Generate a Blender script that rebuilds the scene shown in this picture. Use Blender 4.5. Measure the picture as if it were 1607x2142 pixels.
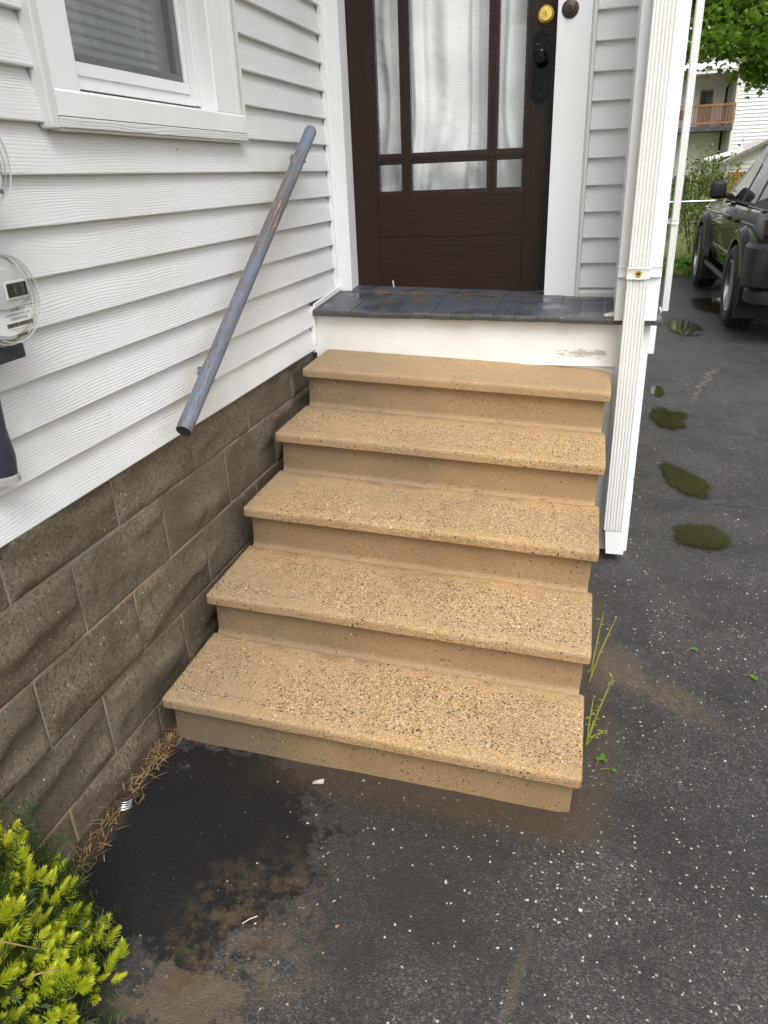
import bpy, bmesh, math, random
import numpy as np
from mathutils import Vector, Matrix, Euler
random.seed(7)
rng = np.random.default_rng(7)
SC = bpy.context.scene
for o in list(bpy.data.objects):
    bpy.data.objects.remove(o)

# ------------------------------------------------------------------ camera, sky, sun, exposure
cam_d = bpy.data.cameras.new('camera')
cam = bpy.data.objects.new('camera', cam_d)
SC.collection.objects.link(cam)
SC.camera = cam
CAM_RIGHT = Vector((0.96477262, 0.26030757, -0.03812828))
CAM_UP = Vector((-0.07411448, 0.4079772, 0.90997893))
CAM_FWD = Vector((-0.25242987, 0.87509689, -0.41289779))
m = Matrix((CAM_RIGHT, CAM_UP, -CAM_FWD)).transposed().to_4x4()
m.translation = Vector((1.1386, -3.4887, 1.4764))
cam.matrix_world = m
cam_d.sensor_fit = 'VERTICAL'
cam_d.sensor_height = 36.0
cam_d.lens = 1544.2 / 2142 * 36.0
cam_d.clip_start = 0.02
cam_d.clip_end = 2000

SUN_EL, SUN_AZ = math.radians(56), math.radians(151)   # azimuth clockwise from +y: sun towards +x, -y
world = bpy.data.worlds.new("World")
SC.world = world
world.use_nodes = True
wn = world.node_tree
wn.nodes.clear()
sky = wn.nodes.new('ShaderNodeTexSky')
sky.sky_type = 'NISHITA'
sky.sun_disc = False
sky.sun_elevation = SUN_EL
sky.sun_rotation = SUN_AZ
sky.air_density = 1.0
sky.dust_density = 4.0
sky.ozone_density = 1.0
hs = wn.nodes.new('ShaderNodeHueSaturation')
hs.inputs['Saturation'].default_value = 0.12          # overcast: the cloud deck has hardly any colour
bg = wn.nodes.new('ShaderNodeBackground')
bg.inputs['Strength'].default_value = 0.15
wo = wn.nodes.new('ShaderNodeOutputWorld')
wn.links.new(sky.outputs[0], hs.inputs['Color'])
wn.links.new(hs.outputs[0], bg.inputs['Color'])
wn.links.new(bg.outputs[0], wo.inputs['Surface'])
sun_d = bpy.data.lights.new('sun', 'SUN')
sun_d.energy = 1.0
sun_d.angle = math.radians(35)
sun_d.color = (1.0, 0.97, 0.92)
sun = bpy.data.objects.new('sun', sun_d)
SC.collection.objects.link(sun)
sd = Vector((math.sin(SUN_AZ) * math.cos(SUN_EL), math.cos(SUN_AZ) * math.cos(SUN_EL), math.sin(SUN_EL)))
sun.rotation_euler = sd.to_track_quat('Z', 'Y').to_euler()
VS = SC.view_settings
VS.view_transform = 'Standard'
VS.look = 'None'
VS.gamma = 1.0
VS.use_curve_mapping = False
VS.exposure = 0.75

# ------------------------------------------------------------------ object helpers
def link(o):
    SC.collection.objects.link(o)
    return o

def tag(o, label, cat, group=None):
    o['label'] = label
    o['category'] = cat
    if group:
        o['group'] = group
    return o

def thing(name, label, cat, loc=(0, 0, 0), rot=(0, 0, 0), group=None):
    o = link(bpy.data.objects.new(name, None))
    o.location = loc
    o.rotation_euler = rot
    o.empty_display_size = 0.05
    return tag(o, label, cat, group)

def part(name, me, parent, loc=(0, 0, 0), rot=(0, 0, 0), label=None):
    o = link(bpy.data.objects.new(name, me))
    o.parent = parent
    o.location = loc
    o.rotation_euler = rot
    if label:
        o['label'] = label
    return o

def structure(name, me):
    o = link(bpy.data.objects.new(name, me))
    o['kind'] = 'structure'
    return o

class MB:
    """collects geometry for one mesh"""
    def __init__(s):
        s.bm = bmesh.new()
    def add(s, verts, faces):
        vs = [s.bm.verts.new(v) for v in verts]
        out = []
        for f in faces:
            try:
                out.append(s.bm.faces.new([vs[i] for i in f]))
            except ValueError:
                pass
        return vs, out
    def box(s, x0, x1, y0, y1, z0, z1, bev=0.0, seg=2):
        vs, fs = s.add([(x0, y0, z0), (x1, y0, z0), (x1, y1, z0), (x0, y1, z0), (x0, y0, z1), (x1, y0, z1), (x1, y1, z1), (x0, y1, z1)],
                       [(0, 3, 2, 1), (4, 5, 6, 7), (0, 1, 5, 4), (1, 2, 6, 5), (2, 3, 7, 6), (3, 0, 4, 7)])
        if bev > 0:
            es = {e for f in fs for e in f.edges}
            bmesh.ops.bevel(s.bm, geom=list(es), offset=bev, segments=seg, profile=0.5, affect='EDGES')
        return s
    def extrude(s, prof, axis, a, b, closed=True, cap=True):
        """prof: 2D points; axis 'x' -> prof is (y,z); 'y' -> prof is (x,z); 'z' -> prof is (x,y)"""
        def P(p, t):
            return {'x': (t, p[0], p[1]), 'y': (p[0], t, p[1]), 'z': (p[0], p[1], t)}[axis]
        n = len(prof)
        vs = [P(p, a) for p in prof] + [P(p, b) for p in prof]
        fs = [(i, (i + 1) % n, n + (i + 1) % n, n + i) for i in range(n if closed else n - 1)]
        if cap and closed:
            fs += [tuple(range(n))[::-1], tuple(range(n, 2 * n))]
        s.add(vs, fs)
        return s
    def tube(s, pts, r, n=8, cap=True):
        pts = [Vector(p) for p in pts]
        rr = r if isinstance(r, (list, tuple)) else [r] * len(pts)
        rings = []
        up = None
        for i, p in enumerate(pts):
            t = (pts[min(i + 1, len(pts) - 1)] - pts[max(i - 1, 0)]).normalized()
            if up is None:
                up = Vector((0, 0, 1)) if abs(t.z) < 0.9 else Vector((1, 0, 0))
            u = t.cross(up).normalized()
            w = u.cross(t).normalized()
            up = w
            rings.append([s.bm.verts.new(p + rr[i] * (math.cos(2 * math.pi * k / n) * u + math.sin(2 * math.pi * k / n) * w)) for k in range(n)])
        for a, b in zip(rings, rings[1:]):
            for k in range(n):
                s.bm.faces.new((a[k], a[(k + 1) % n], b[(k + 1) % n], b[k]))
        if cap and n > 2:
            s.bm.faces.new(rings[0][::-1])
            s.bm.faces.new(rings[-1])
        return s
    def lathe(s, prof, n=32, axis='y', c=(0, 0, 0), closed=False):
        """prof: (radius, along)"""
        rings = []
        for r, a in prof:
            ring = []
            for k in range(n):
                t = 2 * math.pi * k / n
                u, w = r * math.cos(t), r * math.sin(t)
                v = {'y': (u, a, w), 'x': (a, u, w), 'z': (u, w, a)}[axis]
                ring.append(s.bm.verts.new((v[0] + c[0], v[1] + c[1], v[2] + c[2])))
            rings.append(ring)
        pairs = list(zip(rings, rings[1:])) + ([(rings[-1], rings[0])] if closed else [])
        for a, b in pairs:
            for k in range(n):
                s.bm.faces.new((a[k], a[(k + 1) % n], b[(k + 1) % n], b[k]))
        if not closed:
            if prof[0][0] > 1e-6: s.bm.faces.new(rings[0][::-1])
            if prof[-1][0] > 1e-6: s.bm.faces.new(rings[-1])
        return s
    def mesh(s, name, mat, smooth=None, clean=True):
        bm = s.bm
        if clean:
            bmesh.ops.remove_doubles(bm, verts=bm.verts, dist=1e-6)
            bmesh.ops.recalc_face_normals(bm, faces=bm.faces)
        if smooth is not None:
            for f in bm.faces: f.smooth = True
            for e in bm.edges:
                e.smooth = not (len(e.link_faces) == 2 and e.calc_face_angle(0) > smooth)
        me = bpy.data.meshes.new(name)
        bm.to_mesh(me)
        bm.free()
        for mm in (mat if isinstance(mat, (list, tuple)) else [mat]):
            me.materials.append(mm)
        return me

def quick(name, verts, faces, mat, smooth=False):
    me = bpy.data.meshes.new(name)
    me.from_pydata([tuple(v) for v in verts], [], [tuple(f) for f in faces])
    me.materials.append(mat)
    if smooth:
        me.polygons.foreach_set('use_smooth', [True] * len(me.polygons))
    me.update()
    return me

# ------------------------------------------------------------------ material helpers
class NT:
    def __init__(s, name):
        s.m = bpy.data.materials.new(name)
        s.m.use_nodes = True
        s.t = s.m.node_tree
        s.t.nodes.clear()
        s.out = s.t.nodes.new('ShaderNodeOutputMaterial')
        s.b = s.t.nodes.new('ShaderNodeBsdfPrincipled')
        s.t.links.new(s.b.outputs[0], s.out.inputs[0])
        s._pos = None
    def set(s, inp, v):
        if hasattr(v, 'is_output') or isinstance(v, bpy.types.NodeSocket):
            s.t.links.new(v, inp)
        elif isinstance(v, (tuple, list)) and len(v) == 3 and inp.type == 'RGBA':
            inp.default_value = (*v, 1)
        else:
            inp.default_value = v
    def node(s, ty, ins=None, **attrs):
        n = s.t.nodes.new(ty)
        for k, v in attrs.items(): setattr(n, k, v)
        for k, v in (ins or {}).items(): s.set(n.inputs[k], v)
        return n
    def pos(s):
        if s._pos is None: s._pos = s.node('ShaderNodeNewGeometry').outputs['Position']
        return s._pos
    def obj(s): return s.node('ShaderNodeTexCoord').outputs['Object']
    def rnd(s): return s.node('ShaderNodeObjectInfo').outputs['Random']
    def sep(s, v): return s.node('ShaderNodeSeparateXYZ', {0: v}).outputs
    def comb(s, x, y, z): return s.node('ShaderNodeCombineXYZ', {0: x, 1: y, 2: z}).outputs[0]
    def vm(s, op, a, b): return s.node('ShaderNodeVectorMath', {0: a, 1: b}, operation=op).outputs[0]
    def scale(s, v, sc): return s.vm('MULTIPLY', v, sc if isinstance(sc, tuple) else (sc, sc, sc))
    def math(s, op, a, b=0.0, c=None, clamp=False):
        d = {0: a, 1: b}
        if c is not None: d[2] = c
        return s.node('ShaderNodeMath', d, operation=op, use_clamp=clamp).outputs[0]
    def noise(s, v, sc, det=4, rough=0.55, dist=0.0):
        return s.node('ShaderNodeTexNoise', {'Vector': v, 'Scale': sc, 'Detail': det, 'Roughness': rough, 'Distortion': dist}).outputs[0]
    def vor(s, v, sc, feature='F1'):
        return s.node('ShaderNodeTexVoronoi', {'Vector': v, 'Scale': sc}, feature=feature).outputs
    def rng(s, v, a, b, c=0.0, d=1.0, smooth=False):
        return s.node('ShaderNodeMapRange', {0: v, 1: a, 2: b, 3: c, 4: d}, interpolation_type='SMOOTHSTEP' if smooth else 'LINEAR').outputs[0]
    def mix(s, f, a, b, blend='MIX'):
        n = s.t.nodes.new('ShaderNodeMix')
        n.data_type = 'RGBA'
        n.blend_type = blend
        s.set(n.inputs[0], f); s.set(n.inputs[6], a); s.set(n.inputs[7], b)
        return n.outputs[2]
    def ramp(s, f, stops, interp='LINEAR'):
        n = s.t.nodes.new('ShaderNodeValToRGB')
        n.color_ramp.interpolation = interp
        while len(n.color_ramp.elements) < len(stops): n.color_ramp.elements.new(0.5)
        for e, (p, c) in zip(n.color_ramp.elements, stops):
            e.position = p; e.color = (*c, 1)
        s.set(n.inputs[0], f)
        return n.outputs[0]
    def bump(s, h, strength=0.5, dist=0.01, prev=None):
        d = {'Strength': strength, 'Distance': dist, 'Height': h}
        if prev is not None: d['Normal'] = prev
        return s.node('ShaderNodeBump', d).outputs[0]
    def blob(s, cx, cy, rx, ry, warp=None, lo=1.0, hi=0.6, ang=0.0):
        """1 inside an ellipse on the ground, ragged by warp"""
        x, y, z = s.sep(s.pos())
        dx, dy = s.math('SUBTRACT', x, cx), s.math('SUBTRACT', y, cy)
        ca, sa = math.cos(ang), math.sin(ang)
        u = s.math('ADD', s.math('MULTIPLY', dx, ca / rx), s.math('MULTIPLY', dy, sa / rx))
        v = s.math('ADD', s.math('MULTIPLY', dx, -sa / ry), s.math('MULTIPLY', dy, ca / ry))
        d = s.math('SQRT', s.math('ADD', s.math('MULTIPLY', u, u), s.math('MULTIPLY', v, v)))
        if warp is not None: d = s.math('ADD', d, warp)
        return s.rng(d, lo, hi, 0, 1, True)
    def done(s, col=None, rough=None, normal=None, metal=None, spec=None, **kw):
        if col is not None: s.set(s.b.inputs['Base Color'], col)
        if rough is not None: s.set(s.b.inputs['Roughness'], rough)
        if normal is not None: s.set(s.b.inputs['Normal'], normal)
        if metal is not None: s.set(s.b.inputs['Metallic'], metal)
        if spec is not None: s.set(s.b.inputs['Specular IOR Level'], spec)
        for k, v in kw.items(): s.set(s.b.inputs[k], v)
        return s.m

def plain(name, col, rough=0.5, var=0.08, sc=8.0, metal=0.0, bump=0.0, bsc=60.0, spec=0.5):
    n = NT(name)
    f = n.noise(n.pos(), sc, 5)
    c = n.mix(n.rng(f, 0.3, 0.7), tuple(x * (1 - var) for x in col), tuple(min(1, x * (1 + var)) for x in col))
    r = n.rng(n.noise(n.pos(), sc * 3, 3), 0.3, 0.7, max(0, rough - 0.07), min(1, rough + 0.07))
    nm = n.bump(n.noise(n.pos(), bsc, 4), bump, 0.004) if bump > 0 else None
    return n.done(c, r, nm, metal, spec)

# --- vinyl siding with embossed grain
def siding_mat(name, col):
    n = NT(name)
    x, y, z = n.sep(n.pos())
    al = n.math('ADD', x, y)
    rn = n.math('MULTIPLY', n.rnd(), 37.0)
    big = n.noise(n.comb(n.math('MULTIPLY', al, 2.2), n.math('MULTIPLY', z, 9.0), rn), 1.0, 2, 0.4)
    fine = n.noise(n.comb(n.math('MULTIPLY', al, 9.0), n.math('MULTIPLY', z, 60.0), rn), 1.0, 3)
    ph = n.math('ADD', n.math('MULTIPLY', z, 2 * math.pi / 0.0068), n.math('ADD', n.math('MULTIPLY', big, 46.0), n.math('MULTIPLY', fine, 2.0)))
    ridge = n.math('ABSOLUTE', n.math('SINE', n.math('MULTIPLY', ph, 0.5)))
    ridge = n.math('POWER', ridge, 0.35)
    amp = n.rng(n.noise(n.comb(n.math('MULTIPLY', al, 3.0), n.math('MULTIPLY', z, 14.0), rn), 1.0, 2), 0.35, 0.65, 0.25, 1.0)
    h = n.math('MULTIPLY', ridge, amp)
    dirt = n.noise(n.comb(n.math('MULTIPLY', al, 3.0), n.math('MULTIPLY', z, 1.2), 0.0), 1.0, 5)
    c = n.mix(n.rng(dirt, 0.42, 0.75), col, tuple(v * k for v, k in zip(col, (0.93, 0.92, 0.88))))
    c = n.mix(n.math('MULTIPLY', n.math('SUBTRACT', 1.0, h), 0.11), c, (0.25, 0.26, 0.28))
    v = n.vor(n.pos(), 8.0)
    sp = n.math('MULTIPLY', n.rng(v['Distance'], 0.035, 0.02), n.math('GREATER_THAN', n.sep(v['Color'])[0], 0.84))
    c = n.mix(n.math('MULTIPLY', sp, 0.8), c, (0.05, 0.045, 0.04))
    return n.done(c, 0.42, n.bump(h, 0.75, 0.0017), spec=0.4)
SIDING = siding_mat('white_vinyl_siding', (0.73, 0.735, 0.745))

def trim_mat(name, col=(0.80, 0.81, 0.82), rough=0.35, specks=0.86):
    n = NT(name)
    f = n.noise(n.scale(n.pos(), (5, 5, 1.3)), 1.5, 5)
    c = n.mix(n.rng(f, 0.45, 0.8), col, tuple(v * k for v, k in zip(col, (0.93, 0.915, 0.88))))
    v = n.vor(n.pos(), 14.0)
    sp = n.math('MULTIPLY', n.rng(v['Distance'], 0.05, 0.03), n.math('GREATER_THAN', n.sep(v['Color'])[0], specks))
    c = n.mix(n.math('MULTIPLY', sp, 0.75), c, (0.08, 0.07, 0.06))
    return n.done(c, rough, n.bump(n.noise(n.pos(), 9, 3), 0.15, 0.004), spec=0.45)
TRIM = trim_mat('white_aluminium_trim')
TRIM_GREY = trim_mat('off_white_vinyl', (0.66, 0.66, 0.65), 0.4)
DOWNSPOUT = trim_mat('ivory_white_gutter_metal', (0.76, 0.755, 0.74), 0.3, 0.93)

# white riser panel: scraped paint low on the right, specks
def panel_mat():
    n = NT('white_painted_riser_panel')
    x, y, z = n.sep(n.pos())
    f = n.noise(n.scale(n.pos(), (2, 2, 4)), 2.0, 5)
    c = n.mix(n.rng(f, 0.4, 0.75), (0.82, 0.815, 0.80), (0.70, 0.69, 0.65))
    d = n.noise(n.comb(n.math('MULTIPLY', x, 24.0), 0.0, n.math('MULTIPLY', z, 95.0)), 1.0, 8, 0.78)
    reg = n.math('MULTIPLY', n.rng(x, 0.80, 1.12, 0, 1, True), n.rng(n.math('ABSOLUTE', n.math('SUBTRACT', z, 0.815)), 0.045, 0.0, 0, 1, True))
    reg = n.math('MULTIPLY', reg, n.rng(x, 1.25, 1.19, 0, 1))
    msk = n.rng(n.math('ADD', n.math('MULTIPLY', reg, 0.36), d), 0.77, 0.82)
    c = n.mix(n.math('MULTIPLY', msk, 0.8), c, (0.36, 0.34, 0.29))
    reg2 = n.math('MULTIPLY', n.rng(n.math('ABSOLUTE', n.math('SUBTRACT', z, 0.835)), 0.03, 0.0), 0.16)
    msk2 = n.rng(n.math('ADD', reg2, n.noise(n.comb(n.math('MULTIPLY', x, 7.0), 0.0, n.math('MULTIPLY', z, 120.0)), 1.0, 6, 0.7)), 0.80, 0.84)
    c = n.mix(n.math('MULTIPLY', msk2, 0.6), c, (0.35, 0.33, 0.29))
    v = n.vor(n.pos(), 11.0)
    sp = n.math('MULTIPLY', n.rng(v['Distance'], 0.05, 0.03), n.math('GREATER_THAN', n.sep(v['Color'])[0], 0.72))
    c = n.mix(sp, c, (0.10, 0.08, 0.06))
    return n.done(c, 0.38, n.bump(n.noise(n.pos(), 30, 3), 0.1, 0.003))
PANEL = panel_mat()

# --- old concrete block
def block_mat():
    n = NT('brown_concrete_block')
    p = n.pos()
    f = n.noise(p, 5.0, 6, 0.6)
    g = n.noise(p, 90.0, 3, 0.6)
    c = n.mix(n.rng(f, 0.3, 0.7), (0.110, 0.088, 0.060), (0.220, 0.180, 0.126))
    c = n.mix(n.rng(g, 0.35, 0.7), c, (0.075, 0.058, 0.04), 'MIX')
    stn = n.noise(n.scale(p, (1, 4.0, 9.0)), 1.0, 6, 0.65)
    c = n.mix(n.rng(stn, 0.48, 0.66, 0, 0.45), c, (0.052, 0.040, 0.027))
    c = n.mix(n.rng(n.rnd(), 0, 1, 0, 0.25), c, (0.15, 0.13, 0.10))
    v = n.vor(p, 170.0)
    k = n.sep(v['Color'])
    sp = n.math('MULTIPLY', n.rng(v['Distance'], n.math('ADD', 0.12, n.math('MULTIPLY', k[2], 0.30)), n.math('MULTIPLY', k[2], 0.28)), n.math('GREATER_THAN', k[0], n.rng(n.noise(p, 4.0, 3), 0.35, 0.65, 0.93, 0.80)))
    c = n.mix(sp, c, n.ramp(k[1], [(0.0, (0.36, 0.28, 0.18)), (0.6, (0.42, 0.36, 0.27)), (0.9, (0.55, 0.5, 0.42)), (1.0, (0.4, 0.2, 0.08))]))
    v2 = n.vor(n.vm('ADD', p, (3.1, 1.7, 0.4)), 70.0)
    k2 = n.sep(v2['Color'])
    sp2 = n.math('MULTIPLY', n.rng(v2['Distance'], 0.22, 0.14), n.math('GREATER_THAN', k2[0], 0.95))
    c = n.mix(sp2, c, (0.44, 0.36, 0.25))
    pit = n.math('MULTIPLY', n.rng(n.vor(n.vm('ADD', p, (9.1, 4.7, 2.4)), 85.0)['Distance'], 0.24, 0.10), 0.7)
    c = n.mix(pit, c, (0.03, 0.024, 0.018))
    h = n.math('ADD', n.math('MULTIPLY', g, 0.7), n.math('ADD', sp, n.math('SUBTRACT', n.math('MULTIPLY', n.noise(p, 260.0, 2), 0.8), pit)))
    return n.done(c, n.rng(f, 0.3, 0.7, 0.5, 0.75), n.bump(h, 0.85, 0.003), spec=0.35)
BLOCK = block_mat()
def mortar_mat():
    n = NT('tan_mortar')
    p = n.pos()
    c = n.mix(n.noise(p, 14, 5), (0.21, 0.15, 0.085), (0.38, 0.285, 0.17))
    c = n.mix(n.rng(n.noise(n.vm('ADD', p, (5, 5, 5)), 3.0, 4), 0.45, 0.6), c, (0.17, 0.16, 0.14))
    c = n.mix(n.rng(n.noise(n.vm('ADD', p, (2, 8, 5)), 5.5, 7, 0.7), 0.48, 0.60, 0, 0.9), c, (0.115, 0.088, 0.058))
    return n.done(c, 0.85, n.bump(n.noise(p, 150, 4), 0.8, 0.003))
MORTAR = mortar_mat()

# --- precast step concrete
def step_mat(name, tread):
    n = NT(name)
    p = n.pos()
    o = n.obj()
    ox, oy, oz = n.sep(o)
    big = n.noise(p, 2.6, 5)
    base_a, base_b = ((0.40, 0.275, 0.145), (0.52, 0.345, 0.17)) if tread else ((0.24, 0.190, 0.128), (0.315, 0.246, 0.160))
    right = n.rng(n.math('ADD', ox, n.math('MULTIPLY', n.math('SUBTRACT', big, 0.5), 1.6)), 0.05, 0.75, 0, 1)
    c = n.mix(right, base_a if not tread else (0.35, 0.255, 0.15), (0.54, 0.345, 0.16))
    fine = n.noise(p, 170.0, 3, 0.6)
    c = n.mix(n.rng(fine, 0.3, 0.7, 0, 0.5), c, tuple(v * 0.55 for v in base_a))
    if tread:
        expo = n.rng(n.math('ADD', n.noise(n.vm('ADD', p, (4, 2, 9)), 3.2, 4), n.math('MULTIPLY', right, 0.25)), 0.42, 0.68, 0.25, 1.0)
    else:
        expo = n.rng(n.noise(n.vm('ADD', p, (4, 2, 9)), 3.2, 4), 0.4, 0.75, 0.12, 0.5)
    if tread:
        wy = n.sep(p)[1]
        expo = n.math('MULTIPLY', expo, n.rng(wy, -0.86, -0.80, 1.0, 0.45))
        expo = n.math('MULTIPLY', expo, n.rng(oy, 0.30, 0.265, 0.45, 1.0))
    if tread:   # smooth band along the nose, row of pits behind it
        band = n.math('MULTIPLY', n.rng(oy, 0.062, 0.045), 1.0)
        expo = n.math('MULTIPLY', expo, n.rng(band, 0, 1, 1.0, 0.6))
        row = n.rng(n.math('ABSOLUTE', n.math('SUBTRACT', oy, n.math('ADD', 0.05, n.math('MULTIPLY', n.math('SUBTRACT', n.noise(p, 9, 2), 0.5), 0.03)))), 0.012, 0.002)
        expo = n.math('ADD', expo, n.math('MULTIPLY', row, 0.6), clamp=True)
    wp = n.vm('ADD', p, n.scale(n.node('ShaderNodeTexNoise', {'Vector': p, 'Scale': 160.0, 'Detail': 2.0}).outputs[1], 0.004))
    v = n.vor(wp, 225.0)
    k = n.sep(v['Color'])
    gr = n.ramp(k[1], [(0.0, (0.055, 0.036, 0.022)), (0.10, (0.11, 0.072, 0.040)), (0.20, (0.22, 0.138, 0.066)), (0.36, (0.40, 0.265, 0.132)), (0.62, (0.52, 0.365, 0.195)), (0.82, (0.66, 0.50, 0.30)), (0.955, (0.74, 0.64, 0.48))], 'CONSTANT')
    st = n.math('MULTIPLY', n.rng(v['Distance'], 0.62, 0.42), n.math('MULTIPLY', expo, 0.85))
    c = n.mix(st, c, gr)
    v2 = n.vor(n.vm('ADD', wp, (7, 3, 1)), 118.0)
    k2 = n.sep(v2['Color'])
    st2 = n.math('MULTIPLY', n.rng(v2['Distance'], 0.40, 0.28), n.math('LESS_THAN', k2[0], n.math('MULTIPLY', expo, 0.24)))
    c = n.mix(st2, c, n.ramp(k2[1], [(0.0, (0.040, 0.032, 0.024)), (0.42, (0.12, 0.078, 0.045)), (0.58, (0.075, 0.072, 0.07)), (0.74, (0.60, 0.47, 0.30)), (0.92, (0.70, 0.64, 0.54)), (0.97, (0.34, 0.19, 0.085))], 'CONSTANT'))
    v3 = n.vor(n.vm('ADD', wp, (2, 9, 5)), 64.0)
    k3 = n.sep(v3['Color'])
    st3 = n.math('MULTIPLY', n.rng(v3['Distance'], 0.30, 0.22), n.math('LESS_THAN', k3[0], n.math('MULTIPLY', expo, 0.055)))
    c = n.mix(st3, c, n.ramp(k3[1], [(0.0, (0.06, 0.052, 0.046)), (0.5, (0.10, 0.095, 0.09)), (0.7, (0.66, 0.58, 0.46)), (0.9, (0.30, 0.17, 0.08))], 'CONSTANT'))
    damp = n.rng(n.noise(n.vm('ADD', p, (1, 8, 3)), 2.6, 6, 0.65), 0.5, 0.72, 0, 0.38)
    c = n.mix(damp, c, (0.17, 0.115, 0.06))
    wear = n.rng(n.noise(n.scale(n.vm('ADD', p, (6, 2, 1)), (1.6, 3.0, 1.0)), 1.0, 5, 0.6), 0.45, 0.68, 0, 0.30)
    c = n.mix(wear, c, (0.30, 0.235, 0.155))
    if tread:
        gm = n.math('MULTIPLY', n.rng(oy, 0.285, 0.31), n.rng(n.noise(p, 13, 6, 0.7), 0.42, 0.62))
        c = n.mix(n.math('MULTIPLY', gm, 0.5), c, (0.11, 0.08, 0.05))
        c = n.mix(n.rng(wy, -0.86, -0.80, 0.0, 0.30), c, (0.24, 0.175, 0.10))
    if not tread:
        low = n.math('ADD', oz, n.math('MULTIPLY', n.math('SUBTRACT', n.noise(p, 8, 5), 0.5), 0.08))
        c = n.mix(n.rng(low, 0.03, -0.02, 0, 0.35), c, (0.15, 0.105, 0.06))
    h = n.math('ADD', n.math('MULTIPLY', fine, 0.6), n.math('ADD', n.math('MULTIPLY', st, 0.8), n.math('MULTIPLY', st2, 1.1)))
    return n.done(c, 0.68, n.bump(h, 0.75, 0.0022), spec=0.35)
TREAD = step_mat('tan_exposed_aggregate_tread', True)
RISER = step_mat('tan_sand_concrete_riser', False)

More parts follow.
